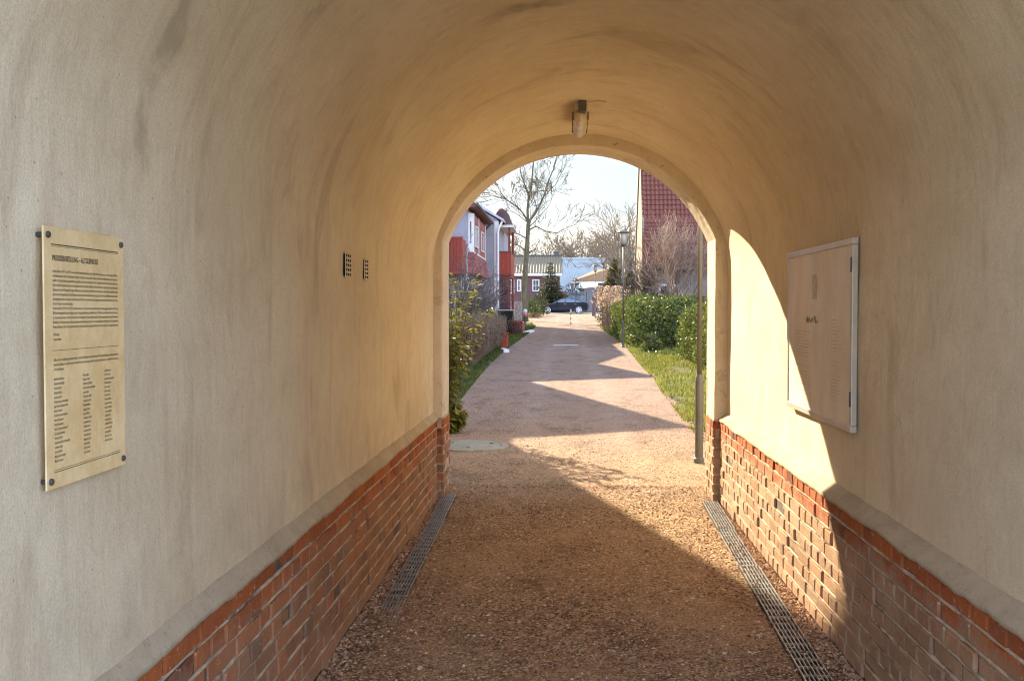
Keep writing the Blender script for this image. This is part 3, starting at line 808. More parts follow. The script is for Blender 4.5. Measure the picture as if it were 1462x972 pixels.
# ------------------------------------------------------------------ trees
def rot_about(d, ang, r):
    p = d.orthogonal().normalized(); p.rotate(Matrix.Rotation(r.uniform(0, 2*math.pi), 3, d)); 
    q = d.copy(); q.rotate(Matrix.Rotation(ang, 3, p)); return q.normalized()
def branch(mb, p, d, L, rad, lvl, r, up=.10, wob=.16, kids=(5,6,5,4,3), ang=(28,55), ratio=.62, rmin=.004, start=.3, tips=None, mid=None):
    n = 5 if lvl > 1 else 3
    pts = [p.copy()]; rs = [rad]; dirs = [d.copy()]
    for i in range(n):
        d = (d + Vector((r.uniform(-wob,wob), r.uniform(-wob,wob), r.uniform(-wob,wob)+up))).normalized()
        p = p + d*(L/n); pts.append(p.copy()); rs.append(max(rmin, lerp(rad, rad*.35, (i+1)/n))); dirs.append(d.copy())
    mb.tube(pts, rs, 8 if rad > .12 else (5 if rad > .04 else 3), cap=False)
    if tips is not None and lvl == 0: tips.append(pts[-1])
    if lvl <= 0: return
    k = kids[min(lvl, len(kids)-1)]
    for i in range(k):
        t = lerp(start, 1.0, (i+r.random()*.8)/k); f = t*n; a = min(int(f), n-1)
        q = pts[a].lerp(pts[a+1], f-a); rr = lerp(rs[a], rs[a+1], f-a)
        branch(mb, q, rot_about(dirs[a], R(r.uniform(*ang)), r), L*ratio*r.uniform(.7,1.15)*(1.12-.35*t), max(rmin, rr*.62), lvl-1, r, up, wob, kids, ang, ratio, rmin, start, tips)

def bare_tree(name, label, cat, base, H, rad, lvl, seed, bark, up=.06, trunk=.28, kids=(4,5,5,5,6), lean=(0,0), rmin=.012, group=None, stems=5, ang=(24,52)):
    r = random.Random(seed); base = Vector(base)
    t = thing(name, label, cat, base, group)
    tk = MB(); n = 6; pts = []; rs = []
    for i in range(n+1):
        u = i/n; pts.append(base + Vector((lean[0]*u + r.uniform(-.02,.02)*H*.2, lean[1]*u, H*trunk*u - .1*(i == 0)))); rs.append(lerp(rad*1.15, rad*.8, u)*(1.25 if i == 0 else 1))
    tk.tube(pts, rs, 10); tk.build('trunk', bark, t, smooth=True)
    cr = MB()
    for s in range(stems):
        a = 2*math.pi*(s + r.random()*.5)/stems
        tl = r.uniform(.10, .62) if s else .06
        d = Vector((math.cos(a)*tl, math.sin(a)*tl, 1)).normalized()
        branch(cr, pts[-1]-Vector((0,0,r.uniform(0,H*trunk*.25))), d, H*(1-trunk)*r.uniform(.55,.75), rad*(.62 if s else .78), lvl, r, up, .15, kids, ang, .60, rmin)
    cr.build('crown', bark, t, smooth=True)
    return t

def at(px, py, Y): return Vector(((px-806)*Y/1420, Y, 1.6+(443-py)*Y/1420))

def big_tree():
    Y = 68.0; r = random.Random(21)
    base = Vector((-2.75, Y, zg(Y)))
    t = thing('bare_tree', 'tall bare tree with forked trunk standing before the corrugated roof', 'tree', base)
    tp = [(748.5,470),(748.5,440),(749,405),(751,370),(753,345),(754,320)]
    def pl(q, dy): 
        return [at(x, y, Y) + Vector((0, dy*i/(len(q)-1), 0)) for i, (x, y) in enumerate(q)]
    tk = MB(); P = pl(tp, 0); P[0].z = base.z-.15
    tk.tube(P, [.32,.23,.195,.17,.15,.14], 12); tk.build('trunk', MAT['bark'], t, smooth=True)
    cr = MB()
    limbs = [([(754,322),(753,300),(755,281),(759,262),(760,245),(762,225)], .15, .5), ([(755,281),(749,265),(744,250),(742,234)], .08, -.9), ([(755,283),(764,274),(775,272),(783,272),(793,262),(800,247)], .07, 1.2),
             ([(754,318),(764,305),(772,290),(778,275),(781,262),(790,240)], .13, .8), ([(755,321),(767,298),(760,290)], .05, -1.0),
             ([(753,316),(748,307),(741,299),(730,292),(722,285)], .10, -1.2), ([(741,299),(733,288),(724,275)], .05, .9), ([(753,330),(765,323),(779,330),(795,332),(806,326)], .085, 1.0), ([(750,340),(741,335),(733,334),(726,330)], .07, -.8),
             ([(749,357),(741,351),(731,347),(720,342)], .07, .6), ([(755,325),(770,312),(783,300)], .05, -1.8), ([(722,285),(705,281),(690,283),(678,280)], .045, -.8), ([(722,285),(710,274),(697,270)], .04, .8), ([(762,225),(763,208),(760,190)], .07, .3), ([(790,240),(796,220),(797,200)], .06, .6), ([(742,234),(738,215),(736,195)], .05, -.6),
             ([(754,335),(760,310),(768,300)], .04, -2), ([(748,390),(738,380),(728,378)], .04, -1)]
    for q, rad, dy in limbs:
        P = pl(q, dy); n = len(P); rad *= .72; rs = [lerp(rad, rad*.42, i/(n-1)) for i in range(n)]
        cr.tube(P, rs, 6, cap=False)
        for i in range(n-1):
            dseg = (P[i+1]-P[i]).normalized()
            for k in range(2 if i else 1):
                u = r.random(); b = P[i].lerp(P[i+1], u)
                branch(cr, b, rot_about(dseg, R(r.uniform(30,62)), r), r.uniform(1.1,2.4), max(.016, rs[i]*.36), 2, r, .07, .2, (2,3,3), (25,50), .6, .015)
        branch(cr, P[-1], (P[-1]-P[-2]).normalized(), 1.7, rs[-1]*.9, 2, r, .08, .2, (3,4,4), (22,45), .65, .015)
    cr.build('crown', MAT['bark'], t, smooth=True)
big_tree()

def leaf(mb, p, d, up, L, W, fold=.25):
    """one folded leaf blade: 6 verts"""
    d = d.normalized(); s = d.cross(up)
    if s.length < 1e-3: s = d.cross(Vector((1,0,0)))
    s.normalize(); u = s.cross(d)
    m = p + d*L*.45 - u*L*.03; e = p + d*L - u*L*.10
    mb.add([p, m + s*W/2 + u*W*fold, e, m - s*W/2 + u*W*fold, m], [(0,4,1),(4,2,1),(0,3,4),(4,3,2)])
def leaf_flat(mb, p, d, s, L, W):
    mb.add([p - d*L*.5, p + s*W*.5, p + d*L*.5, p - s*W*.5], [(0,1,2,3)])
def rv(r):
    while True:
        v = Vector((r.uniform(-1,1), r.uniform(-1,1), r.uniform(-1,1)))
        if .05 < v.length < 1: return v.normalized()

def hedge(name, label, x0, x1, y0, y1, h, n, seed, L=.085, mat='laurel'):
    r = random.Random(seed); c = Vector(((x0+x1)/2, (y0+y1)/2, zg((y0+y1)/2)))
    t = thing(name, label, 'hedge', Vector((c.x, c.y, zg(y0))))
    mb = MB(); zb = zg(y0)
    faces = [('x0', (y1-y0)*h), ('y0', (x1-x0)*h), ('top', (x1-x0)*(y1-y0)*.7), ('x1', (y1-y0)*h*.3), ('y1', (x1-x0)*h*.4)]
    tot = sum(a for _, a in faces)
    for nm, a in faces:
        for _ in range(int(n*a/tot)):
            u, v = r.random(), r.random(); dep = -abs(r.gauss(0, .12))
            def bul(p): return .26*mnoise.noise((p[0]*.9, p[1]*.9, p[2]*1.1)) + .13*mnoise.noise((p[0]*2.6, p[1]*2.6, p[2]*2.6))
            if nm == 'x0': p = Vector((x0, lerp(y0, y1, u), zb + h*v)); nr = Vector((-1,0,.15))
            elif nm == 'x1': p = Vector((x1, lerp(y0, y1, u), zb + h*v)); nr = Vector((1,0,.15))
            elif nm == 'y0': p = Vector((lerp(x0, x1, u), y0, zb + h*v)); nr = Vector((0,-1,.15))
            elif nm == 'y1': p = Vector((lerp(x0, x1, u), y1, zb + h*v)); nr = Vector((0,1,.15))
            else: p = Vector((lerp(x0, x1, u), lerp(y0, y1, v), zb + h)); nr = Vector((0,0,1))
            # rounded shoulders, narrower foot
            if nm != 'top':
                sh = clamp((p.z - zb - h*.78)/(h*.22)); p -= nr*(.34*sh*sh); ft = clamp(1-(p.z-zb)/.35); p -= nr*.15*ft
                if ft > 0 and r.random() < ft*.5: continue
            else:
                ed = min(p.x-x0, x1-p.x, p.y-y0, y1-p.y); p.z -= .34*clamp(1-ed/.5)**2
            p = p + nr*(bul(p)+dep)
            d = (nr*.7 + rv(r)*.9 + Vector((0,0,.25))).normalized(); 
            k = L*r.uniform(.7,1.3)
            leaf(mb, p, d, (nr + rv(r)*.6).normalized(), k, k*.45)
    mb.build('foliage', MAT[mat], t)
    st = MB()
    for _ in range(int((y1-y0)*(x1-x0)*3)+14):
        p = Vector((r.uniform(x0+.3, x1-.2), r.uniform(y0+.3, y1-.2), zb-.05)); branch(st, p, Vector((r.uniform(-.2,.2), r.uniform(-.2,.2), 1)).normalized(), h*.8, .02, 1, r, .05, .15, (3,5), (25,50), .6, .004)
    st.build('stems', MAT['greytwig'], t)
    core = MB()                                                      # dense inner twigs and shaded leaves
    for _ in range(int(n*.55)):
        p = Vector((r.uniform(x0+.18, x1-.18), r.uniform(y0+.18, y1-.18), zb + h*r.uniform(.12,.93))); k = L*1.9
        leaf_flat(core, p, rv(r), rv(r), k, k*.8)
    core.build('inner_leaves', MAT[mat], t)
    return t
hedge('laurel_hedge', 'glossy laurel hedge block nearest the arch on the right verge', 3.3, 5.8, 23.4, 29.0, 1.60, 15000, 5)
hedge('laurel_hedge', 'glossy laurel hedge block behind the nearer street lamp', 2.16, 5.6, 34.0, 46.0, 1.72, 17000, 6, .10)

def twig_bush(name, label, base, H, spread, n, seed, bark, leafm=None, nleaf=0, lvl=2, rad=.02, rmin=.004, L=.05, kids=(3,4,5), cat='shrub'):
    r = random.Random(seed); base = Vector(base); t = thing(name, label, cat, base); mb = MB(); tips = []
    for i in range(n):
        a = r.uniform(0, 6.28); s = r.random()**.6*spread
        d = Vector((math.cos(a)*s, math.sin(a)*s, 1)).normalized()
        branch(mb, base + Vector((math.cos(a)*.25*spread*r.random(), math.sin(a)*.25*spread*r.random(), -.05)), d, H*r.uniform(.55,.85), rad*r.uniform(.7,1.2), lvl, r, .05, .14, kids, (18,42), .55, rmin, .25, tips)
    mb.build('branches', bark, t)
    if leafm and nleaf:
        lf = MB()
        for _ in range(nleaf):
            p = r.choice(tips) + rv(r)*.12*r.random(); k = L*r.uniform(.7,1.3); leaf_flat(lf, p, rv(r), rv(r), k, k*.6)
        lf.build('leaves', leafm, t)
    return t

# broad-leaved evergreen shrub close to the left jamb
def rhodo():
    r = random.Random(12); c = Vector((-1.62, 13.0, 0)); t = thing('evergreen_shrub', 'yellow green evergreen shrub with long leaves beside the left jamb', 'shrub', c)
    st = MB(); lf = MB(); tips = []
    for i in range(74):
        a = r.uniform(0, 6.28); s = r.uniform(.02, .21); d = Vector((math.cos(a)*s, math.sin(a)*s, 1)).normalized()
        L = r.uniform(1.0, 2.15) if i > 13 else r.uniform(.25,.42)
        if i <= 13: d = Vector((r.uniform(.35,1.0), r.uniform(-.8,.3), .75)).normalized()
        p = c + Vector((r.uniform(-.12,.12), r.uniform(-.12,.12), -.03)); pts = [p.copy()]
        for k in range(6):
            d = (d + Vector((r.uniform(-.12,.12), r.uniform(-.12,.12), .02))).normalized(); p = p + d*(L/6); pts.append(p.copy())
        st.tube(pts, [lerp(.013,.004,k/6) for k in range(7)], 5, cap=False)
        for k in range(2 if i > 13 else 3, 7):
            for w in range(11 if k < 6 else 16):
                dd = rot_about((pts[k]-pts[k-1]).normalized(), R(r.uniform(48,88)), r); dd.z -= r.uniform(.0,.5); q = pts[k-1].lerp(pts[k], r.random())
                ll = r.uniform(.08,.145); leaf(lf, q, dd.normalized(), Vector((0,0,1))+rv(r)*.3, ll, ll*.42, .18)
    st.build('stems', MAT['bark'], t); lf.build('leaves', MAT['rhodo'], t)
rhodo()

def brown_hedge():
    r = random.Random(15); x0, x1, y0, y1, h = -3.5, -2.12, 25.6, 34.5, 1.38
    c = Vector((-2.8, 30, zg(26))); t = thing('clipped_hedge', 'leafless brown clipped hedge bordering the left verge', 'hedge', c)
    mb = MB(); lf = MB(); zb = zg(27)
    for _ in range(5200):
        fx = r.random(); x = lerp(x0, x1, 1-fx*fx*.6 if r.random() < .7 else r.random()); y = lerp(y0, y1, r.random()**1.3)
        hh = h*(.92+.10*mnoise.noise((x*1.2, y*.8, 0)))*r.uniform(.62,1.04); ed = min(x-x0, x1-x, y-y0, y1-y); hh *= 1-.18*clamp(1-ed/.3)
        # shoots lean outward
        ox = .22*clamp((x-(x1-.5))/.5)*r.uniform(.2,1); oy = -.25*clamp(((y0+.5)-y)/.5)*r.uniform(.2,1)
        b = Vector((x-.25*clamp((x-(x1-.5))/.5), y, zg(y)-.02+ r.uniform(0,.25)*(r.random()<.6))); e = Vector((x+ox*.5+r.uniform(-.1,.1), y+oy+r.uniform(-.1,.1), zg(y)+hh))
        m = b.lerp(e, .55) + Vector((r.uniform(-.07,.07)+ox*.5, r.uniform(-.07,.07), 0)); mb.tube([b, m, e], [.008,.006,.0035], 3, cap=False)
        for k in range(3):
            q = m.lerp(e, r.random()) + rv(r)*.07; l = r.uniform(.035,.075); leaf_flat(lf, q, (rv(r)+Vector((0,0,1))).normalized(), rv(r), l, l*.4)
    mb.build('twigs', MAT['twig'], t); lf.build('dead_leaves', MAT['hedgebrown'], t)
brown_hedge()
twig_bush('bare_shrub', 'grey twiggy shrub with a few dark leaves behind the brown hedge', (-3.75, 33.2, zg(33)), 3.2, .75, 34, 8, MAT['greytwig'], MAT['deadleaf'], 700, 2, .022, .006, .07)
twig_bush('bare_shrub', 'grey twiggy shrub growing against the lilac gable wall', (-3.55, 42.0, zg(42)), 2.7, .7, 26, 9, MAT['greytwig'], MAT['deadleaf'], 500, 2, .02, .007, .08)
bare_tree('bare_shrub', 'pale multi stemmed bare tree rising above the laurel hedge', 'shrub', (4.15, 37.4, zg(37)), 4.7, .085, 3, 33, MAT['palebark'], .07, .14, (3,4,5,5), rmin=.008, stems=11, ang=(20,48))
bare_tree('bare_shrub', 'thin bare shrub at the pale gable end of the red roofed house', 'shrub', (3.05, 38.2, zg(38)), 3.6, .05, 3, 34, MAT['greytwig'], .08, .15, (3,4,5,6), rmin=.008, stems=6, ang=(20,48))

# far bare trees
proto = bare_tree('far_tree', 'wide bare tree behind the white flat building, left one', 'tree', ((800-806)*150/1420, 150, zg(150)), 13.2, .30, 3, 41, MAT['bark_far'], .05, .22, (3,4,5,5), rmin=.034, group='bare trees behind the far houses', stems=6)
for (px, Y, sc, rz, lb) in ((838,146,1.0,1.9,'wide bare tree behind the white flat building, right one'), (868,140,.92,3.3,'bare tree just left of the pointed conifers'), (733,150,.96,.7,'bare tree seen between the red balcony posts'), (892,150,1.0,5.8,'bare tree behind the nearer street lamp')):
    dup(proto, ((px-806)*Y/1420, Y, zg(Y)), lb, rz, sc)
bare_tree('tall_bare_tree', 'tall bare tree rising beside the pale gable end', 'tree', ((899-806)*74/1420, 74, zg(74)), 10.2, .17, 3, 52, MAT['bark_far'], .06, .2, (3,4,5,5), rmin=.015, stems=6)

# conifers
def spruce(name, label, base, H, W, seed, mat, dens=1.0, slim=False):
    r = random.Random(seed); base = Vector(base); t = thing(name, label, 'conifer', base)
    m = MB(); m.tube([base-Vector((0,0,.1)), base+Vector((0,0,H*.5)), base+Vector((0,0,H*.97))], [W*.06, W*.04, .008], 8); m.build('trunk', MAT['bark'], t)
    lf = MB(); nw = int(22*dens)
    for i in range(nw):
        u = (i+r.random()*.6)/nw; z = H*lerp(.05, .98, u); rad = W*.5*((1-u)**.8 if not slim else (1-u)**.85)*r.uniform(.8,1.12)+.03
        nb = max(5, int(15*(1-u)+4))
        for k in range(nb):
            a = 6.28*(k+r.random())/nb; d = Vector((math.cos(a), math.sin(a), -.20 if not slim else .75)).normalized(); Lb = rad*r.uniform(.75,1.1)
            if slim: Lb *= 1.1
            s = d.cross(Vector((0,0,1))).normalized(); p0 = base+Vector((0,0,z)); ns = max(4, int(Lb/.16))
            for j in range(ns):
                f = (j+1)/ns; q = p0 + d*Lb*f + Vector((0,0,.22*Lb*(f*f-.3)))
                for sd in (-1, 0, 1):
                    dd = (d*.8 + s*sd*.9*(1.1-f) + rv(r)*.35).normalized(); l = r.uniform(.18,.34)*(.7+.5*(1-u)); leaf_flat(lf, q + dd*l*.4, dd, (s+rv(r)*.7).normalized(), l, l*.5)
    lf.build('crown', mat, t)
    return t
spruce('spruce_tree', 'dark green spruce standing beside the black car', ((786-806)*99/1420, 99.6, zg(99)), 5.1, 3.9, 61, MAT['spruce'], 1.7)
spruce('conifer_tree', 'pointed dull green conifer left of the bare tall tree', ((877-806)*66/1420, 66, zg(66)), 4.1, 2.3, 62, MAT['thuja'], 1.2, True)
spruce('conifer_tree', 'shorter pointed conifer touching the pale gable end', ((899-806)*60/1420, 60, zg(60)), 3.2, 1.8, 63, MAT['thuja'], 1.1, True)

def bush(name, label, c, rx, ry, rz, n, seed, mat, L=.12, cat='bush'):
    r = random.Random(seed); c = Vector(c); t = thing(name, label, cat, c)
    st = MB()
    for _ in range(9): branch(st, c, Vector((r.uniform(-.5,.5), r.uniform(-.5,.5), 1)).normalized(), rz*1.2, .02, 1, r, .05, .15, (3,4), (25,50), .6, .006)
    st.build('stems', MAT['bark'], t)
    mb = MB()
    for _ in range(n):
        d = rv(r); d.z = abs(d.z)*1.0 if r.random() < .8 else d.z*.3
        k = r.random()**.33*(1+.22*mnoise.noise(tuple(d*2.3+c))); p = c + Vector((d.x*rx*k, d.y*ry*k, rz*.15 + max(-.1, d.z)*rz*k)); l = L*r.uniform(.7,1.3)
        leaf(mb, p, (d+rv(r)*.8).normalized(), rv(r), l, l*.5)
    mb.build('foliage', mat, t); return t
bush('green_bush', 'sunlit green bush at the foot of the big bare tree', ((760-806)*80/1420, 80, zg(80)), .75, .7, 1.3, 1500, 71, MAT['bush'])
bush('green_bush', 'dark green bush between the big bare tree and the spruce', ((771-806)*86/1420, 86-1.0, zg(85)), .8, .6, 1.5, 1300, 72, MAT['spruce'])
bush('green_bush', 'low dry plants at the path edge in front of the black car', ((763-806)*76/1420, 76, zg(76)), .55, .3, .35, 420, 73, MAT['deadleaf'], .1)
bush('green_bush', 'dark shrub beneath the white canvas roof', ((820-806)*105/1420, 104, zg(104)), 1.3, .7, 2.9, 2600, 74, MAT['spruce'], .15)
bush('green_bush', 'rounded dark bush under the conifers on the right', ((874-806)*58/1420, 57.5, zg(57)), .9, .8, 1.6, 1300, 75, MAT['thuja'], .12)

def pampas():
    r = random.Random(81)
    for (x, y, h, lb) in ((2.12, 50.0, 2.15, 'beige dry seed heads of tall ornamental grass at the hedge end'), (2.75, 52.5, 2.2, 'beige dry ornamental grass clump beyond the hedge end')):
        c = Vector((x, y, zg(y))); t = thing('pampas_grass', lb, 'ornamental grass', c); st = MB(); pl = MB()
        for _ in range(70):
            a = r.uniform(0, 6.28); s = r.uniform(0, .5); e = c + Vector((math.cos(a)*s*1.6, math.sin(a)*s*1.6, h*r.uniform(.55,1.0))); st.tube([c+Vector((math.cos(a)*.15, math.sin(a)*.15, -.02)), c.lerp(e, .6)+Vector((0,0,.12)), e], [.008,.006,.004], 3, cap=False)
            for _k in range(16):
                q = e + Vector((r.uniform(-.12,.12), r.uniform(-.12,.12), r.uniform(-.30,.12))); l = r.uniform(.10,.18); leaf_flat(pl, q, (rv(r)+Vector((0,0,.8))).normalized(), rv(r), l, l*.5)
        st.build('stalks', MAT['twig'], t); pl.build('seed_heads', MAT['pampas'], t)
pampas()

# grass verges
def grass():
    r = random.Random(91)
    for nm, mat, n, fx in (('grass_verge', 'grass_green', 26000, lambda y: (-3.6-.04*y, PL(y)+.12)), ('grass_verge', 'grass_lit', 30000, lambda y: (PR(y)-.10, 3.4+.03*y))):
        mb = MB()
        for _ in range(n):
            y = 11.5 + (62-11.5)*r.random()**1.8; a, b = fx(y); q = r.random(); x = lerp(b, a, q*q) if nm and mat == 'grass_green' else lerp(a, b, q**1.4)
            if mnoise.noise((x*.9, y*.7, 3)) + .55*mnoise.noise((x*3, y*3, 1)) < -.30: continue
            if y < 13.2 and (-2.6 < x < 2.4): continue
            L = r.uniform(.03,.085)*(1+.012*y); w = .006*(1+.05*y); a_ = r.uniform(0, 6.28); dx, dy = math.cos(a_)*w, math.sin(a_)*w; lx, ly = r.uniform(-.6,.6)*L, r.uniform(-.6,.6)*L; z = zg(y)-.03
            mb.add([(x-dx,y-dy,z),(x+dx,y+dy,z),(x+lx,y+ly,z+L+.012)], [(0,1,2)])
        kind(mb.build(nm, MAT[mat]), 'stuff')
    lv = MB()
    for _ in range(2600):
        y = 12 + 40*r.random()**1.6; x = PL(y) - abs(r.gauss(0,.5)) + .1 if r.random() < .4 else PR(y) + abs(r.gauss(0,.45)) - .12
        l = r.uniform(.03,.07); leaf_flat(lv, Vector((x, y, zg(y)+.012)), Vector((r.uniform(-1,1), r.uniform(-1,1), .2)).normalized(), Vector((r.uniform(-1,1), r.uniform(-1,1), .2)).normalized(), l, l*.7)
    for _ in range(70):
        y = r.uniform(3.4, 12.5); x = (r.choice((-1.0, 1.2)) + r.uniform(-.12,.12)) if r.random() < .6 and y < 8.8 else r.uniform(-.95, 1.15)
        l = r.uniform(.02,.05); leaf_flat(lv, Vector((x, y, .016)), Vector((r.uniform(-1,1), r.uniform(-1,1), .15)).normalized(), Vector((r.uniform(-1,1), r.uniform(-1,1), .25)).normalized(), l, l*.6)
    kind(lv.build('fallen_leaves', MAT['deadleaf']), 'stuff')
grass()
bush('garden_plant', 'small spiky green plant in the gap between the laurel hedges', (2.75, 31.6, zg(31)), .22, .2, .45, 120, 95, MAT['bush'], .2, 'plant')

# ------------------------------------------------------------------ lamps and posts
def street_lamp(base, label):
    b = Vector(base); t = thing('street_lamp', label, 'street lamp', b, 'street lamps along the right verge')
    m = MB(); m.tube([b+Vector((0,0,z)) for z in (-.1, .04, .05, .86, .90, .93)], [.055,.055,.044,.044,.037,.028], 16); m.build('sleeve', MAT['lamp_grey'], t)
    m = MB(); m.tube([b+Vector((0,0,.90)), b+Vector((0,0,3.50))], [.027,.024], 14); m.build('pole', MAT['lamp_grey'], t, smooth=True)
    m = MB(); m.tube([b+Vector((0,0,3.46)), b+Vector((0,0,3.52)), b+Vector((0,0,3.56))], [.05,.10,.10], 16); m.build('collar', MAT['lamp_grey'], t)
    m = MB(); m.lathe([(.105,3.56),(.112,3.72),(.118,3.92)], b, 20); m.build('lamp_shade', MAT['lantern'], t, smooth=True)
    for k in range(4):
        a = math.pi/4+k*math.pi/2; q = b+Vector((.12*math.cos(a), .12*math.sin(a), 0)); s = MB(); s.tube([q+Vector((0,0,3.55)), q+Vector((0,0,3.94))], .007, 6); s.build('stay', MAT['lamp_grey'], t)
    m = MB(); m.lathe([(.20,3.93),(.205,3.95),(.17,3.985),(.05,4.01)], b, 24); m.build('lamp_cap', MAT['lamp_grey'], t)
    return t
def lantern():
    t = NT('frosted_lantern_glass'); c = t.mix(t.noise(t.coord(), 9, 3), (.52,.47,.38), (.72,.67,.57)); m = t.fin(c, .3, None, 0, .5)
    tl = t.n.new('ShaderNodeBsdfTranslucent'); t.l.new(c, tl.inputs[0]); mx = t.n.new('ShaderNodeMixShader'); mx.inputs[0].default_value = .45
    t.l.new(t.b.outputs[0], mx.inputs[1]); t.l.new(tl.outputs[0], mx.inputs[2]); t.l.new(mx.outputs[0], t.out.inputs[0]); return m
MAT['lantern'] = lantern()
lamp = street_lamp((1.42, 10.55, 0), 'grey street lamp post with thick sleeve just outside the right jamb')
dup(lamp, (2.02, 34.4, zg(34.4)), 'grey street lamp standing at the corner of the laurel hedge')
dup(lamp, (2.15, 56, zg(56)), 'grey street lamp in front of the pointed conifers')
dup(lamp, (2.3, 75, zg(75)), 'grey street lamp in front of the grey fence near the car')
def bollard():
    Y = 56.0; b = Vector(((815-806)*Y/1420, Y, zg(Y))); t = thing('bollard', 'slim red and white striped bollard in the middle of the path', 'bollard', b)
    n = 7; h = .92
    for k in range(n):
        m = MB(); m.tube([b+Vector((0,0,h*k/n)), b+Vector((0,0,h*(k+1)/n))], .03, 14); m.build('red_band' if k % 2 else 'white_band', MAT['redpaint'] if k % 2 else MAT['white'], t)
    m = MB(); m.lathe([(.032,h),(.034,h+.03),(.02,h+.055)], b, 14); m.build('cap', MAT['white'], t, smooth=True)
    m = MB(); m.lathe([(.055,-.02),(.055,.012)], b, 16); m.build('base_plate', MAT['metal'], t)
bollard()
def globepost(base, h, label, rad=.075, post=MAT['black']):
    b = Vector(base); t = thing('marker_post', label, 'marker post', b, 'marker posts by the front garden'); m = MB(); m.tube([b, b+Vector((0,0,h*.62))], .05, 12); m.build('post', MAT['steel_dark'], t)
    m = MB(); m.lathe([(.06,h*.62),(rad,h*.66),(rad,h*.82)], b, 16); m.build('red_band', MAT['redglow'], t, smooth=True)
    m = MB(); m.lathe([(rad,h*.82),(rad*.98,h*.92),(rad*.5,h)], b, 16); m.build('white_cap', MAT['white'], t, smooth=True)
MAT['redglow'] = simple('faded_red_plastic', (.62,.22,.17), .4, .1)
globepost((-2.06, 52, zg(52)), 1.05, 'dark marker post with red and white head beside the path', .11)
globepost((-3.05, 52.5, zg(52)), 1.25, 'marker post with red and white head in front of the red porch', .10)

def red_box():
    b = Vector((-2.0, 33.6, zg(33.6))); t = thing('post_box', 'small red metal box on the grass edge beside the brown hedge', 'box', b)
    m = MB(); m.box(b.x-.13, b.x+.09, b.y-.12, b.y+.12, b.z, b.z+.50); m.build('body', MAT['redpaint'], t, bevel=.008)
    m = MB(); m.box(b.x-.15, b.x+.11, b.y-.14, b.y+.14, b.z+.502, b.z+.535); m.build('lid', MAT['redboards'], t, bevel=.008)
    m = MB(); m.box(b.x-.10, b.x+.06, b.y-.1235, b.y-.1205, b.z+.40, b.z+.42); m.build('slot', MAT['black'], t)
red_box()
for i, (x, y, lx, ly, rot, lb) in enumerate(((-1.83, 31.6, .34, .62, .25, 'small white kerb stone beside the red box'), (-1.83, 47.5, .36, 2.2, -.12, 'long white kerb slab by the low brick wall'))):
    m = MB(); a = Vector((x, y-ly/2, zg(y)+.03)); b = Vector((x+math.sin(-rot)*ly, y+ly/2, zg(y)+.05)); m.obox(a, b, lx*.55, .12)
    tag(m.build('kerb_stone', MAT['white'], bevel=.012), lb, 'kerb stone')
m = MB(); m.box(-.42, .50, 35.6, 36.0, zg(36)-.02, zg(36)+.014)
tag(m.build('threshold_stone', MAT['concrete'], bevel=.01), 'pale flush stone strip lying across the path', 'stone strip')

def garden_wall():
    b = Vector((-2.6, 46.5, zg(46.5))); t = thing('garden_wall', 'low red brick garden wall with upright coping at the path', 'wall', b)
    m = MB(); m.box(-3.4, -1.95, 46.2, 46.5, b.z-.1, b.z+.50); m.box(-2.2, -1.95, 46.5, 49, b.z-.1, b.z+.50); m.build('brickwork', MAT['brickred'], t, bevel=.01)
    m = MB()
    for k in range(11):
        x = -3.36+k*.13; m.box(x, x+.105, 46.16, 46.54, b.z+.505, b.z+.61)
    m.build('coping', MAT['brickred'], t, bevel=.006)
    bush('low_plant', 'dark heather like plants in front of the low brick wall', (-2.65, 45.6, zg(45)), .75, .45, .55, 900, 97, MAT['greyplant'], .08, 'plant')
MAT['greyplant'] = leafmat('heather', (.06,.05,.04), (.16,.12,.10), .8, .1, .1)
garden_wall()
def planter():
    b = Vector((-2.85, 48.5, zg(48.5))); t = thing('waste_bin', 'black lidded bin standing behind the low brick wall', 'bin', b)
    m = MB(); 
    vs = [(b.x-.34,b.y-.3,b.z+.25),(b.x+.30,b.y-.3,b.z+.25),(b.x+.30,b.y+.3,b.z+.25),(b.x-.34,b.y+.3,b.z+.25),(b.x-.40,b.y-.36,b.z+1.02),(b.x+.36,b.y-.36,b.z+1.02),(b.x+.36,b.y+.36,b.z+1.02),(b.x-.40,b.y+.36,b.z+1.02)]
    m.add(vs, [(0,3,2,1),(4,5,6,7),(0,1,5,4),(1,2,6,5),(2,3,7,6),(3,0,4,7)]); m.build('body', MAT['bin'], t, bevel=.02)
    m = MB(); m.box(b.x-.44, b.x+.40, b.y-.40, b.y+.40, b.z+1.024, b.z+1.075); m.build('lid', MAT['binlid'], t, bevel=.02)
    for sx in (-.28, .24):
        for sy in (-.24, .24):
            m = MB(); m.tube([(b.x+sx, b.y+sy, b.z), (b.x+sx, b.y+sy, b.z+.26)], .03, 8); m.build('leg', MAT['steel_dark'], t)
MAT['binlid'] = simple('pale_bin_lid', (.55,.50,.42), .5, .1)
planter()
m = MB(); Y = 58; 
m.box((728.5-806)*Y/1420, (745.5-806)*Y/1420, Y, Y+.12, zg(Y)-.05, zg(Y)+1.42)
tag(m.build('stone_screen', MAT['stonewall'], bevel=.02), 'speckled stone screen wall behind the black bin', 'screen wall')

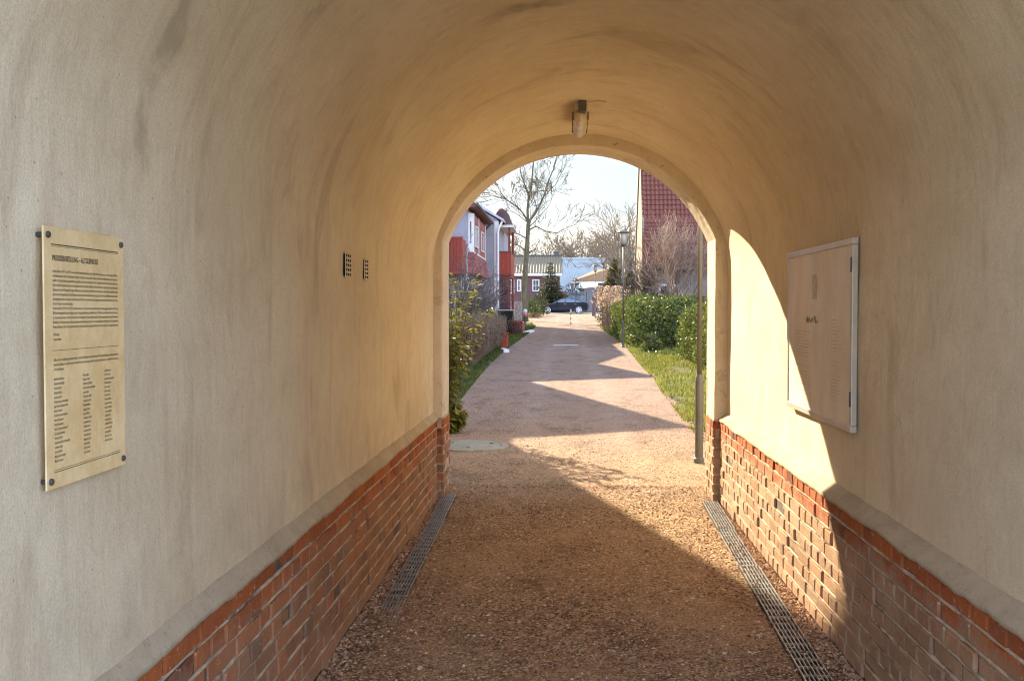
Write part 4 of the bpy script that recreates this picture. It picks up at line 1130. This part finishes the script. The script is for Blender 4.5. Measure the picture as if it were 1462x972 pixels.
# ------------------------------------------------------------------ houses
def window(mb_parent, face, a0, a1, z0, z1, at_, out, bars=(1,1), fw=.07, frame=None, glass=None):
    """window on a wall: face 'y' = wall facing -Y at y=at_ (a along x); face 'x' = wall at x=at_ (a along y) looking to +/-X (out)"""
    f = MB(); g = MB(); d = .05
    def bx(m, p0, p1, q0, q1, t0, t1):
        if face == 'y': m.box(p0, p1, at_+min(out*t0, out*t1), at_+max(out*t0, out*t1), q0, q1)
        else: m.box(at_+min(out*t0, out*t1), at_+max(out*t0, out*t1), p0, p1, q0, q1)
    bx(f, a0, a1, z1-fw, z1, -.02, d); bx(f, a0, a1, z0, z0+fw, -.02, d); bx(f, a0, a0+fw, z0+fw, z1-fw, -.02, d-.003); bx(f, a1-fw, a1, z0+fw, z1-fw, -.02, d-.003)
    for k in range(1, bars[0]+1):
        c = lerp(a0, a1, k/(bars[0]+1)); bx(f, c-.025, c+.025, z0+fw, z1-fw, -.02, d-.008)
    for k in range(1, bars[1]+1):
        c = lerp(z0, z1, k/(bars[1]+1)); bx(f, a0+fw, a1-fw, c-.02, c+.02, -.02, d-.012)
    bx(g, a0+fw*.5, a1-fw*.5, z0+fw*.5, z1-fw*.5, -.01, .012)
    o = f.build('window', frame or MAT['white'], mb_parent); g.build('pane', glass or MAT['glass'], o)
    return o

def unseen_row_house(prof, xf, xb, label):
    """gable front towards the path; prof = roof outline as (y, height above datum)"""
    y0, y1 = prof[0][0], prof[-1][0]
    z = zg((y0+y1)/2); t = thing('unseen_row_house', label, 'house', ((xf+xb)/2, (y0+y1)/2, z), 'unseen row houses along the left of the path')
    m = MB(); m.poly_x([(y0+.02, z-.3), (y1-.02, z-.3)] + [(min(max(y, y0+.02), y1-.02), h-.14) for y, h in reversed(prof)], xb, xf-.12); m.build('wall', MAT['lilac'], t)
    m = MB(); m.poly_x(list(prof) + [(y, h-.12) for y, h in reversed(prof)], xb-.2, xf); m.build('roof', MAT['redtile_low'], t)
    for k in range(3):
        a = lerp(y0, y1, (k+.5)/3); window(t, 'x', a-.5, a+.5, z+.9, z+2.1, xf-.12, 1)
        window(t, 'x', a-.45, a+.45, z+2.8, z+3.9, xf-.12, 1)
unseen_row_house([(12.2, 4.7), (16.2, 7.75), (20.5, 4.65), (21.2, 4.65)], -5.0, -13, 'unseen lilac gabled row house nearest the gateway')  # houses out of view; roof outlines shaped to throw shade bands on the path
unseen_row_house([(21.25, 4.7), (27.2, 7.2), (29.45, 4.7)], -5.0, -13, 'unseen lilac gabled row house, second from the gateway')
unseen_row_house([(29.5, 4.7), (36.4, 7.7), (40.4, 4.9)], -5.0, -13, 'unseen lilac gabled row house beside the boarded balcony')

def balcony_house():
    y0, y1, xf = 41.0, 49.0, -4.02; z = zg(45); E = z+5.42
    t = thing('balcony_house', 'lilac and sand coloured house with red oriel and boarded balcony', 'house', (-8, 45, z))
    m = MB(); m.box(-13, xf, y0, y1, z+2.62, E); m.build('upper_wall', MAT['lilac'], t)
    m = MB(); m.box(-13, xf, y0+.002, y1, z-.3, z+2.618); m.build('lower_wall', MAT['sandwall'], t)
    m = MB(); m.poly_y([(xf+.42, E-.10), (xf+.42, E+.02), (-8.6, E+3.55), (-13.4, E+.1), (-13.4, E-.05)], y0-.35, y1+.02); m.build('roof', MAT['redtile_low'], t)
    m = MB(); m.tube([(xf+.46, y0-.4, E+.0), (xf+.46, y1+.25, E+.0)], .065, 10); m.build('gutter', MAT['slate'], t)
    m = MB(); m.tube([(xf+.42, y1-.15, E-.05), (xf+.10, y1-.12, E-.4), (xf+.10, y1-.12, z+2.75), (xf-.05, y1-.7, z+2.3), (xf+.07, y1-.9, z+2.0), (xf+.07, y1-.9, z)], .05, 8); m.build('downpipe', MAT['slate'], t)
    # oriel hung with red tiles
    o0, o1 = 41.55, 48.3
    zt, zm, zb = E-.25, z+3.55, z+2.62
    def ring(yc0, yc1, xo): return [(xf, yc0, 0), (xf+xo, yc0+.35*(xo>.2), 0), (xf+xo, yc1-.35*(xo>.2), 0), (xf, yc1, 0)]
    def loft(zl, xa, xb_, ya, yb, zh, name, mat, par):
        mm = MB(); A = [(xf-.02,ya[0],zl),(xf+xa,ya[1],zl),(xf+xa,ya[2],zl),(xf-.02,ya[3],zl)]; B = [(xf-.02,yb[0],zh),(xf+xb_,yb[1],zh),(xf+xb_,yb[2],zh),(xf-.02,yb[3],zh)]
        mm.add(A+B, [(0,1,5,4),(1,2,6,5),(2,3,7,6),(3,2,1,0),(4,5,6,7)]); return mm.build(name, mat, par)
    sk = loft(zb-.02, .40, .20, (o0-.15,o0+.05,o1-.05,o1+.15), (o0,o0+.3,o1-.3,o1), zm, 'oriel_skirt', MAT['redshingle'], t)
    bd = loft(zm, .19, .19, (o0,o0+.3,o1-.3,o1), (o0,o0+.3,o1-.3,o1), zt, 'oriel_body', MAT['redshingle'], t)
    m = MB()
    for ya in (o0+.36, 44.3, o1-.36): m.box(xf+.18, xf+.215, ya-.07, ya+.07, zm+.02, zt)
    m.box(xf+.18, xf+.225, o0+.3, o1-.3, zm-.05, zm+.015); m.build('oriel_trim', MAT['creampaint'], t)
    for a, b in ((42.6, 43.7), (45.6, 46.9)): window(t, 'x', a, b, zm+.25, zt-.45, xf+.19, 1, (0,0), .06, MAT['creampaint'])
    m = MB(); vs = [(xf-.01,o0-.012,zm),(xf+.20,o0+.29,zm),(xf+.20,o0+.29,zt),(xf-.01,o0-.012,zt)]; off = Vector((.02,-.03,0)); m.add([Vector(v)+off*0.5 for v in vs], [(0,1,2,3)]); m.build('oriel_cheek', MAT['creampaint'], t)
    # upper window left of the oriel and a ground floor window
    g = MB(); g.quad((xf+.055,o0+.05,zm+.35),(xf+.15,o0+.19,zm+.35),(xf+.15,o0+.19,zt-.35),(xf+.055,o0+.05,zt-.35)); g.build('cheek_pane', MAT['glass'], t)
    window(t, 'x', 43.5, 44.7, z+.9, z+2.2, xf, 1)
    # boarded balcony before the near gable
    b0, b1 = 39.55, 40.97; zl, zh = z+2.68, z+3.97
    m = MB(); m.box(-7.6, -4.08, b0, b0+.06, zl, zh); m.box(-4.14, -4.075, b0+.06, b1, zl+.02, zh-.003); bl = m.build('balcony', MAT['redboards'], t)
    m = MB(); m.box(-7.62, -4.05, b0-.02, b1, zl-.14, zl-.004); m.build('balcony_floor', MAT['redpaint'], bl)
    m = MB(); m.box(-7.62, -4.04, b0-.03, b0+.09, zh+.003, zh+.06); m.build('handrail', MAT['redpaint'], bl)
balcony_house()

def gable_house():
    y0, y1 = 49.3, 60.0; z = zg(54); xf = -3.28; E = z+5.42; sl = .60
    t = thing('gable_house', 'lilac gabled house with a red balcony porch under a bell shaped roof', 'house', (-7, 55, z))
    xr = -8.2; pk = E + (xf-xr)*sl
    m = MB(); m.poly_y([(-13, z-.3), (xf, z-.3), (xf, E), (xr, pk), (-13, E)], y0, y1); m.build('wall', MAT['lilac'], t)
    m = MB(); m.poly_y([(xf+.28, E-.10), (xf+.28, E+.03), (xr, pk+.24), (-13.3, E+.1), (-13.3, E-.05), (xr, pk+.03)], y0-.16, y1+.2); m.build('roof', MAT['zinc'], t)
    m = MB(); m.box(xf-.20, xf+.012, y0-.012, y0+.25, z-.2, E-.06); m.build('corner_trim', MAT['creampaint'], t)
    m = MB(); m.tube([(xf+.2, y0-.05, E-.05), (xf+.02, y0-.08, E-.45), (xf-.02, y0-.08, E-.6), (xf-.02, y0-.08, z)], .055, 10); m.build('downpipe', MAT['white'], t)
    # porch: two storeys of red posts, boarded balcony, bell roof
    X0, X1, Y0, Y1 = xf, -2.73, 50.1, 53.6
    p = MB()
    for x, y in ((X1-.11, Y0), (X1-.11, Y1-.12)): p.box(x, x+.11, y, y+.12, z-.1, E-.25)
    p.build('post', MAT['redpost'], t)
    m = MB(); m.box(X0-.02, X1+.02, Y0-.05, Y0, z+2.75, z+3.85); m.box(X1-.02, X1+.03, Y0+.001, Y1, z+2.75, z+3.848); m.build('balcony', MAT['redboards'], t)
    m = MB(); m.box(X0, X1, Y0+.002, Y1, z+2.62, z+2.745); m.build('balcony_floor', MAT['redpost'], t)
    m = MB(); m.box(X0-.02, X1+.06, Y0-.07, Y0+.03, z+3.855, z+3.93); m.build('handrail', MAT['redpost'], t)
    gp = MB(); gp.box(X0, X1-.115, Y0+.03, Y0+.06, z+.75, z+2.6); gp.build('porch_glass', MAT['glass'], t)
    fr = MB()
    for x in (X0+.02, X0+.22, X0+.38): fr.box(x-.02, x+.02, Y0, Y0+.05, z+.72, z+2.6)
    for zz in (z+.75, z+1.55, z+2.05, z+2.55): fr.box(X0, X1-.115, Y0+.004, Y0+.046, zz-.02, zz+.02)
    fr.build('glazing_bars', MAT['redpost'], t)
    m = MB(); m.box(X0, X1, Y0-.01, Y0+.08, z-.1, z+.70); m.build('parapet', MAT['redpaint'], t)
    m = MB(); cz = E-.30; cx = xf-.05; cy = (Y0+Y1)/2
    prof = [(1.00,0),(.92,.06),(.72,.26),(.62,.48),(.52,.70),(.36,.88),(.18,.98),(.02,1.02)]
    m.lathe([(r_*1.0, h_) for r_, h_ in prof], (cx, cy, cz+.12), 32, 0, .82, 1.75); m.build('bell_roof', MAT['maroon'], t, smooth=True)
    m = MB(); m.box(X0-.05, X1+.16, Y0-.12, Y1+.1, cz+.0, cz+.115); m.build('eaves_board', MAT['creampaint'], t)
gable_house()

def red_roof_house():
    Y0, z = 40.0, zg(42); X0, X1 = 3.13, 13.0
    t = thing('red_roof_house', 'house with a steep red pantiled roof and pale gable end behind the hedge', 'house', (8, 44, z))
    ze = z+2.85; zm = z+4.75; zt = z+8.6
    m = MB(); m.poly_x([(Y0, z-.3), (Y0+4.6, z-.3), (Y0+4.6, z+2.6), (Y0+1.55, zt-.2), (Y0+1.3, zt-.2), (Y0+.25, ze)] , X0, X1); m.build('wall', MAT['gablewall'], t)
    m = MB(); m.box(X0+.02, X1, Y0-.004, Y0+.001, z-.3, ze-.02); m.build('front_wall', MAT['greywall'], t)
    # pantiles: real wave across, step per course
    def tiles(za, zb, ya, yb, wave, amp, course, mat, nm, stag=False):
        mb = MB(); ncol = int((X1-X0)/wave*6); nr = int(math.hypot(zb-za, yb-ya)/course)
        sl = Vector((0, yb-ya, zb-za)).normalized(); nr_ = Vector((0,-sl.z,sl.y))
        for k in range(nr):
            b = len(mb.v)
            for e in (0, 1):
                f = (k+e*1.06)/nr; lift = .035 if e == 0 else .0
                for i in range(ncol+1):
                    x = lerp(X0-.06, X1, i/ncol); ph = 2*math.pi*(x/wave + (.5*(k%2) if stag else 0)); w = amp*(math.sin(ph)+.35*math.sin(2*ph+.8))
                    q = Vector((x, lerp(ya, yb, f), lerp(za, zb, f))) + nr_*(.03+lift+w); mb.v.append(tuple(q))
            for i in range(ncol):
                a = b+i; mb.f.append((a, a+1, a+ncol+2, a+ncol+1)); mb.m.append(0); mb.col.append(None)
            # front lip of the course
            bb = len(mb.v)
            for i in range(ncol+1):
                x, y, zz = mb.v[b+i]; q = Vector((x,y,zz)) - nr_*.035; mb.v.append(tuple(q))
            for i in range(ncol):
                a = bb+i; mb.f.append((a, a+1, b+i+1, b+i)); mb.m.append(0); mb.col.append(None)
        mb.build(nm, mat, t)
    tiles(zm, zt, Y0-.02, Y0+1.4, .165, .022, .215, MAT['redtile'], 'roof')
    tiles(ze-.05, zm+.02, Y0-.22, Y0-.10, .15, .006, .14, MAT['redtile_low'], 'hung_tiles', True)
    m = MB(); m.poly_x([(Y0-.18, ze-.04), (Y0-.18, zm), (Y0-.02, zm+.1), (Y0+1.42, zt), (Y0+1.5, zt), (Y0+4.6, z+2.7), (Y0+4.4, z+2.6), (Y0+1.4, zt-.16), (Y0+.1, zm), (Y0+.02, ze-.04)], X0-.05, X0+.02); m.build('verge_board', MAT['gablewall'], t)
    m = MB(); m.tube([(X0-.05, Y0-.30, ze-.06), (X1, Y0-.30, ze-.06)], .06, 8); m.build('gutter', MAT['slate'], t)
    for a, b in ((3.75, 4.55), (5.7, 7.1), (8.2, 9.2)): window(t, 'y', a, b, z+1.15, z+2.2, Y0-.004, -1, (1,0), .08)
red_roof_house()

def far_house():
    Y = 104.0; z = zg(104); xa, xb = -6.6, -.28
    t = thing('far_house', 'brown walled bungalow under a mossy corrugated roof beyond the street', 'house', (-3.5, 107, z))
    ze = 1.6+49*Y/1420; zr = 1.6+80*Y/1420
    m = MB(); m.box(xa, xb-.25, Y+.3, Y+8, z-.3, ze+.2); m.build('wall', MAT['brownwall'], t)
    mb = MB(); n = 190; 
    for k in range(2):
        b = len(mb.v)
        for i in range(n+1):
            x = lerp(xa-.3, xb, i/n); w = .032*math.sin(x*2*math.pi/.30)
            for yy, zz in ((Y-.1, ze+.28), (Y+4.2, zr)) if k == 0 else ((Y+4.2, zr), (Y+8.4, ze+.28)): mb.v.append((x, yy, zz+w))
        for i in range(n): a = b+2*i; mb.f.append((a, a+2, a+3, a+1)); mb.m.append(0); mb.col.append(None)
    rf = mb.build('roof', MAT['greytile'], t)
    m = MB(); m.tube([(xa-.3, Y+4.2, zr+.05), (xb, Y+4.2, zr+.05)], .11, 8); m.build('ridge', MAT['slate'], rf)
    m = MB(); m.box(xb-.9, xb-.35, Y+4.5, Y+5.1, zr-.5, zr+.55); m.build('chimney', MAT['slate'], rf)
    m = MB(); m.box(xa-.3, xb+.02, Y-.16, Y+.28, ze, ze+.26); m.build('fascia', MAT['white'], t)
    m = MB(); m.poly_x([(Y+.3, ze+.2), (Y+8, ze+.2), (Y+4.2, zr-.1)], xb-.27, xb-.2); m.build('gable', MAT['slate'], t)
    for px0, px1, py0, py1 in ((760, 770, 399, 416), (738, 744, 399, 416), (727, 734, 399, 419)):
        window(t, 'y', (px0-806)*Y/1420, (px1-806)*Y/1420, 1.6+(443-py1)*Y/1420, 1.6+(443-py0)*Y/1420, Y+.3, -1, (1,1), .10)
far_house()
def white_building():
    Y = 124.0; z = zg(104); t = thing('white_building', 'plain white flat roofed building behind the grey fence', 'building', (2, 128, z))
    m = MB(); m.box(-.6, 4.7, Y, Y+9, z-.3, 1.6+72*Y/1420); m.build('wall', MAT['whitewall'], t)
    m = MB(); m.box(-.68, 4.78, Y-.08, Y+9, 1.6+72.2*Y/1420, 1.6+75*Y/1420); m.build('parapet', MAT['whitewall'], t, bevel=.03)
    m = MB(); m.box(-.66, 4.76, Y-.05, Y+.01, 1.6+66*Y/1420, 1.6+66.8*Y/1420); m.build('string_course', MAT['zinc'], t)
    window(t, 'y', 2.2, 3.6, z+2.2, z+3.6, Y, -1)
white_building()
def shed():
    Y = 112.0; z = zg(104); t = thing('tiled_shed', 'low building with a sloping orange tiled roof right of the white building', 'building', (3.4, 115, z))
    a = 1.15; b = 6.2
    m = MB(); m.box(a, b, Y, Y+6, z-.3, 1.6+40*Y/1420); m.build('wall', MAT['greywall'], t)
    m = MB(); za = 1.6+41*Y/1420; m.add([(a-.5,Y-.4,za),(b,Y-.4,za),(b,Y+3,za+1.9),(a+2.0,Y+3,za+1.25),(a-.5,Y-.4,za-.18),(b,Y-.4,za-.18)], [(0,1,2,3),(4,5,1,0)]); m.build('roof', MAT['orangetile'], t)
    m = MB(); m.box(a-.5, b, Y-.44, Y-.402, za-.2, za-.02); m.build('fascia', MAT['white'], t)
shed()
def fence():
    Y = 103.0; z = zg(103); t = thing('panel_fence', 'grey panel fence behind the black car', 'fence', (2, Y, z)); x0, x1 = .1, 5.5
    n = 5
    for k in range(n):
        a = lerp(x0, x1, k/n)+.05; b = lerp(x0, x1, (k+1)/n)-.05
        m = MB(); m.box(a, b, Y, Y+.05, z+.05, z+1.62); m.box(a, b, Y-.003, Y+.053, z+1.62, z+1.66); m.build('panel', MAT['fence'], t)
        m = MB()
        for q in range(6): m.box(a, b, Y+.01, Y+.03, z+1.70+q*.05, z+1.725+q*.05)
        m.box(a, b, Y, Y+.05, z+2.0, z+2.06); m.build('lattice', MAT['fence'], t)
    for k in range(n+1):
        a = lerp(x0, x1, k/n); m = MB(); m.box(a-.05, a+.05, Y-.02, Y+.07, z, z+2.1); m.build('post', MAT['slate'], t)
fence()
def parasol(px, Y, zt, r_, lb):
    x = (px-806)*Y/1420; z = zg(Y); t = thing('parasol', lb, 'parasol', (x, Y, z)); m = MB()
    n = 8; vs = [(x, Y, zt)] + [(x+r_*math.cos(2*math.pi*k/n), Y+r_*math.sin(2*math.pi*k/n), zt-.62) for k in range(n)] + [(x+r_*math.cos(2*math.pi*k/n), Y+r_*math.sin(2*math.pi*k/n), zt-.80) for k in range(n)]
    m.add(vs, [(0,1+k,1+(k+1)%n) for k in range(n)] + [(1+k,1+n+k,1+n+(k+1)%n,1+(k+1)%n) for k in range(n)]); m.build('canopy', MAT['canvas'], t)
    m = MB(); m.tube([(x,Y,z),(x,Y,zt)], .03, 8); m.build('pole', MAT['metal'], t)
parasol(814, 106, 1.6+35*106/1420, 1.15, 'white parasol showing over the grey fence')
def awning():
    Y = 107; za = 1.6+40*Y/1420; x0, x1 = 1.5, 3.6; t = thing('awning', 'wide white canvas roof behind the grey fence', 'awning', (2.5, Y, zg(Y))); m = MB()
    m.add([(x0-.5,Y,za-.75),(x1,Y,za-.45),(x1,Y+2.5,za+.05),(x0+.2,Y+2.5,za+.0)], [(0,1,2,3)]); m.build('canvas', MAT['canvas'], t)
    for x in (x0-.3, x1-.1): m = MB(); m.tube([(x,Y+.1,zg(Y)),(x,Y+.1,za-.6)], .04, 8); m.build('pole', MAT['metal'], t)
awning()
m = MB(); Y = 83; m.box((845-806)*Y/1420, (850-806)*Y/1420, Y, Y+.35, zg(Y)-.05, zg(Y)+1.5); m.box((844.5-806)*Y/1420, (850.5-806)*Y/1420, Y-.04, Y+.39, zg(Y)+1.503, zg(Y)+1.58)
tag(m.build('gate_pillar', MAT['brownwall'], bevel=.015), 'brown brick gate pillar right of the black car', 'pillar')
m = MB(); Y = 100; m.box((799-806)*Y/1420, (806.5-806)*Y/1420, Y, Y+.4, zg(Y)-.05, zg(Y)+2.0)
tag(m.build('brick_pier', MAT['brickred'], bevel=.015), 'short red brick pier between the spruce and the grey fence', 'pier')
m = MB(); bb = Vector((2.33, 53.2, zg(53))); m.tube([bb-Vector((0,0,.1)), bb+Vector((0,0,1.45))], .10, 10)
tag(m.build('timber_post', MAT['bark'], bevel=.01), 'dark weathered timber post beside the beige ornamental grass', 'post')

# ------------------------------------------------------------------ car, nose to the left
def car():
    Y = 93.2; z = zg(93)+.004; L = 4.72; X0 = -2.42; t = thing('parked_car', 'black sedan parked across the end of the path', 'car', (0, Y, z))
    def P(x, zz): return (X0+x, z+zz)
    wx = (.86, 3.74); wr = .355
    # lower body outline (x from nose)
    top = [(.0,.52),(.05,.66),(.25,.72),(.6,.79),(1.0,.865),(1.35,.925),(2.2,.985),(3.2,1.0),(3.9,1.02),(4.3,1.03),(4.55,.98),(4.66,.88),(4.71,.72)]
    bot = [(4.70,.50),(4.62,.30),(4.35,.24)]
    def arch(cx): return [(cx+(wr+.035)*math.cos(a), .345+(wr+.035)*math.sin(a)) for a in [R(-12+204*i/12) for i in range(13)]]
    outline = top + bot + [p for p in arch(wx[1])] + [(3.1,.20),(1.5,.20)] + [p for p in arch(wx[0])] + [(.30,.22),(.06,.30)]
    n = len(outline); slices = [(-.92,.97,.05),(-.925,1.0,0.0),(-.86,1.0,.0),(0,1.02,.0),(.86,1.0,0),(.925,1.0,0),(.92,.97,.05)]
    m = MB(); W = [(-.925,0.0),(-.90,.02),(-.70,.05),(0,.085),(.70,.05),(.90,.02),(.925,0.0)]
    for yy, crown in W:
        edge = abs(yy) > .92
        for (x, zz) in outline:
            up = crown*clamp((zz-.7)/.2); tuck = 0.0
            nose = .32*clamp((.5-x)/.5)**1.5 + .18*clamp((x-4.3)/.4)**1.5
            m.v.append((X0 + x + (nose*abs(yy)**2 if x < .6 else -nose*abs(yy)**2), Y + yy - (yy/abs(yy) if yy else 0)*(.03 if zz < .35 else 0)*(abs(yy) > .85), z+zz+up - (.03 if edge and zz > .7 else 0)))
    for s in range(len(W)-1):
        for i in range(n): j = (i+1) % n; m.f.append((s*n+i, s*n+j, (s+1)*n+j, (s+1)*n+i)); m.m.append(0); m.col.append(None)
    m.f.append(tuple(reversed(range(n)))); m.m.append(0); m.col.append(None); m.f.append(tuple((len(W)-1)*n+i for i in range(n))); m.m.append(0); m.col.append(None)
    body = m.build('body', MAT['car'], t, bevel=.018, angle=25)
    # greenhouse
    rf = [(1.18,.94),(1.60,1.16),(2.0,1.35),(2.35,1.43),(2.75,1.44),(3.2,1.40),(3.7,1.29),(4.15,1.15),(4.5,1.02)]
    def half(x, zz): return lerp(.80, .56, clamp((zz-.98)/.46))
    m = MB(); N = len(rf)
    for (x, zz) in rf:
        m.v.append((X0+x, Y-.80, z+.96)); h = half(x, zz); m.v.append((X0+x, Y-h, z+zz-.015)); m.v.append((X0+x, Y-h*.6, z+zz)); m.v.append((X0+x, Y+h*.6, z+zz)); m.v.append((X0+x, Y+h, z+zz-.015)); m.v.append((X0+x, Y+.80, z+.96))
    for i in range(N-1):
        for k in range(5): a = i*6+k; m.f.append((a, a+6, a+7, a+1)); m.m.append(0); m.col.append(None)
    m.build('roof', MAT['carglass'], t, smooth=True)
    for sd in (-1, 1):
        for pts in ([(1.62,1.03),(2.0,1.29),(2.36,1.37),(2.42,1.37),(2.46,1.035)], [(2.54,1.035),(2.50,1.375),(2.8,1.375),(3.2,1.315),(3.42,1.24),(3.36,1.05)], [(3.46,1.055),(3.52,1.25),(3.9,1.13),(3.98,1.07)]):
            g = MB(); g.add([(X0+x, Y+sd*(half(x, zz)+.012), z+zz) for x, zz in pts], [tuple(range(len(pts)))]); g.build('window', MAT['carglass'], t)
        mr = MB(); mr.lathe([(.02,0),(.10,.03),(.11,.08),(.03,.12)], (X0+1.72, Y+sd*.98, z+.98), 12, 0, 1.2, .8); mr.build('mirror', MAT['car'], t, smooth=True)
        for hx in (2.35, 3.30): h = MB(); h.box(X0+hx, X0+hx+.2, Y+sd*.926-.008, Y+sd*.926+.008, z+.86, z+.885); h.build('handle', MAT['metal'], t)
        hl = MB(); hl.lathe([(.01,-.05),(.16,-.02),(.15,.05),(.02,.08)], (X0+.30, Y+sd*.74, z+.68), 14, 0, 1.5, .6); hl.build('headlight', MAT['headlight'], t, smooth=True)
        tl = MB(); tl.box(X0+4.50, X0+4.67, Y+sd*.80-.1, Y+sd*.80+.09, z+.86, z+.98); tl.build('taillight', MAT['taillight'], t, bevel=.02)
        for cx in wx:
            c = (X0+cx, Y+sd*.82, z+.345)
            w = MB(); w.tube([(c[0], c[1]-.11, c[2]), (c[0], c[1]-.09, c[2]), (c[0], c[1]+.09, c[2]), (c[0], c[1]+.11, c[2])], [wr-.03, wr-.003, wr-.003, wr-.03], 32); wh = w.build('wheel', MAT['tyre'], t)
            d = MB(); o = sd*.113; 
            for k in range(7):
                a = 2*math.pi*k/7; d.obox((c[0]+.05*math.cos(a), c[1]+o, c[2]+.05*math.sin(a)), (c[0]+.25*math.cos(a), c[1]+o, c[2]+.25*math.sin(a)), .085, .02, up=Vector((0,1,0)))
            d.tube([(c[0], c[1]+o-.012, c[2]), (c[0], c[1]+o+.012, c[2])], .085, 14)
            for k in range(24):
                a = 2*math.pi*k/24; b = 2*math.pi*(k+1)/24; d.obox((c[0]+.255*math.cos(a), c[1]+o, c[2]+.255*math.sin(a)), (c[0]+.255*math.cos(b), c[1]+o, c[2]+.255*math.sin(b)), .05, .025, up=Vector((0,1,0)))
            d.build('rim', MAT['rim'], wh)
    ws = MB(); ws.add([(X0+1.27, Y-.72, z+1.0), (X0+1.27, Y+.72, z+1.0), (X0+1.98, Y+.55, z+1.36), (X0+1.98, Y-.55, z+1.36)], [(0,1,2,3)]); ws.build('windscreen', MAT['carglass'], t)
car()

# ------------------------------------------------------------------ light
SUNV = Vector((-1, 2, 1.065)).normalized()                # towards the sun
el = math.asin(SUNV.z); az = math.atan2(SUNV.x, SUNV.y)
sd = bpy.data.lights.new('sun', 'SUN'); sun = bpy.data.objects.new('sun', sd); COL.objects.link(sun)
sd.energy = 2.0; sd.angle = R(.5); sd.color = (1.0, .84, .61)
sun.rotation_euler = (-SUNV).to_track_quat('-Z', 'Y').to_euler()
BACK_FILL = (8.6, 9.5, 16.6); CLOUD_SUN = (.80, .785, .76); SKY_VEIL = (.36, .48, .60)
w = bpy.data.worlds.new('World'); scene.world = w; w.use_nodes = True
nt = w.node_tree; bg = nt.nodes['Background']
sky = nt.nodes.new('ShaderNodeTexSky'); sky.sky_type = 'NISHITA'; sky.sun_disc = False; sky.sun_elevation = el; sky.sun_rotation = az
sky.altitude = 40; sky.air_density = 1.0; sky.dust_density = 1.4; sky.ozone_density = 1.0
tc = nt.nodes.new('ShaderNodeTexCoord'); mp = nt.nodes.new('ShaderNodeMapping'); mp.inputs['Scale'].default_value = (1.6, 1.6, 8.0); nt.links.new(tc.outputs['Generated'], mp.inputs[0])
nz = nt.nodes.new('ShaderNodeTexNoise'); nz.inputs['Scale'].default_value = 2.3; nz.inputs['Detail'].default_value = 7; nz.inputs['Roughness'].default_value = .58; nz.inputs['Distortion'].default_value = .5; nt.links.new(mp.outputs[0], nz.inputs['Vector'])
def wn(t_, **k):
    n_ = nt.nodes.new(t_)
    for a_, b_ in k.items(): setattr(n_, a_, b_)
    return n_
def wl(a_, b_): nt.links.new(a_, b_)
# cloud deck: thin backlit veil around the sun, added bright fill in the unseen sky behind the camera to light the passage
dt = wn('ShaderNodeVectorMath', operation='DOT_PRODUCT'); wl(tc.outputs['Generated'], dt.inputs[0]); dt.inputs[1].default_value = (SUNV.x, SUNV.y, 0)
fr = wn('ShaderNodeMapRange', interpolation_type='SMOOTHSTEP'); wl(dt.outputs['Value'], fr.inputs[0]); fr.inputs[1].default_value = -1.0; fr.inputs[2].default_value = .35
cc = wn('ShaderNodeMix', data_type='RGBA'); wl(fr.outputs[0], cc.inputs[0]); cc.inputs[6].default_value = (*BACK_FILL, 1); cc.inputs[7].default_value = (*CLOUD_SUN, 1)
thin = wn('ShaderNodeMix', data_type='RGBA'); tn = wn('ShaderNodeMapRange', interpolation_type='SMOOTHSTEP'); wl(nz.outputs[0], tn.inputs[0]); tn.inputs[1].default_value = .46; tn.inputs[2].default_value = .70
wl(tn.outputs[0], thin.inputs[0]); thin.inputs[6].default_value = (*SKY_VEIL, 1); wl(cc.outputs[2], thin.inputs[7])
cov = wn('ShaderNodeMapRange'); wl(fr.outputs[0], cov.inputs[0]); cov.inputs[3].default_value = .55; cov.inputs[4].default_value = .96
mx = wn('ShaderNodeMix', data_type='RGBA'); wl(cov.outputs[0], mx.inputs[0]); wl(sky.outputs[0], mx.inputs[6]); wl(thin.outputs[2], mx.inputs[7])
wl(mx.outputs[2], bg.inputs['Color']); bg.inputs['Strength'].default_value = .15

scene.view_settings.view_transform = 'Standard'; scene.view_settings.look = 'None'; scene.view_settings.exposure = 3.1; scene.view_settings.gamma = 1.0
scene.view_settings.use_curve_mapping = False
scene.render.engine = 'CYCLES'; scene.render.filter_size = 1.1
cy = scene.cycles; cy.pixel_filter_type = 'BLACKMAN_HARRIS'; cy.filter_width = 1.1; cy.use_denoising = True; cy.max_bounces = 10; cy.diffuse_bounces = 7; cy.glossy_bounces = 4; cy.transmission_bounces = 4; cy.transparent_max_bounces = 6
cy.sample_clamp_indirect = 8.0; cy.caustics_reflective = False; cy.caustics_refractive = False
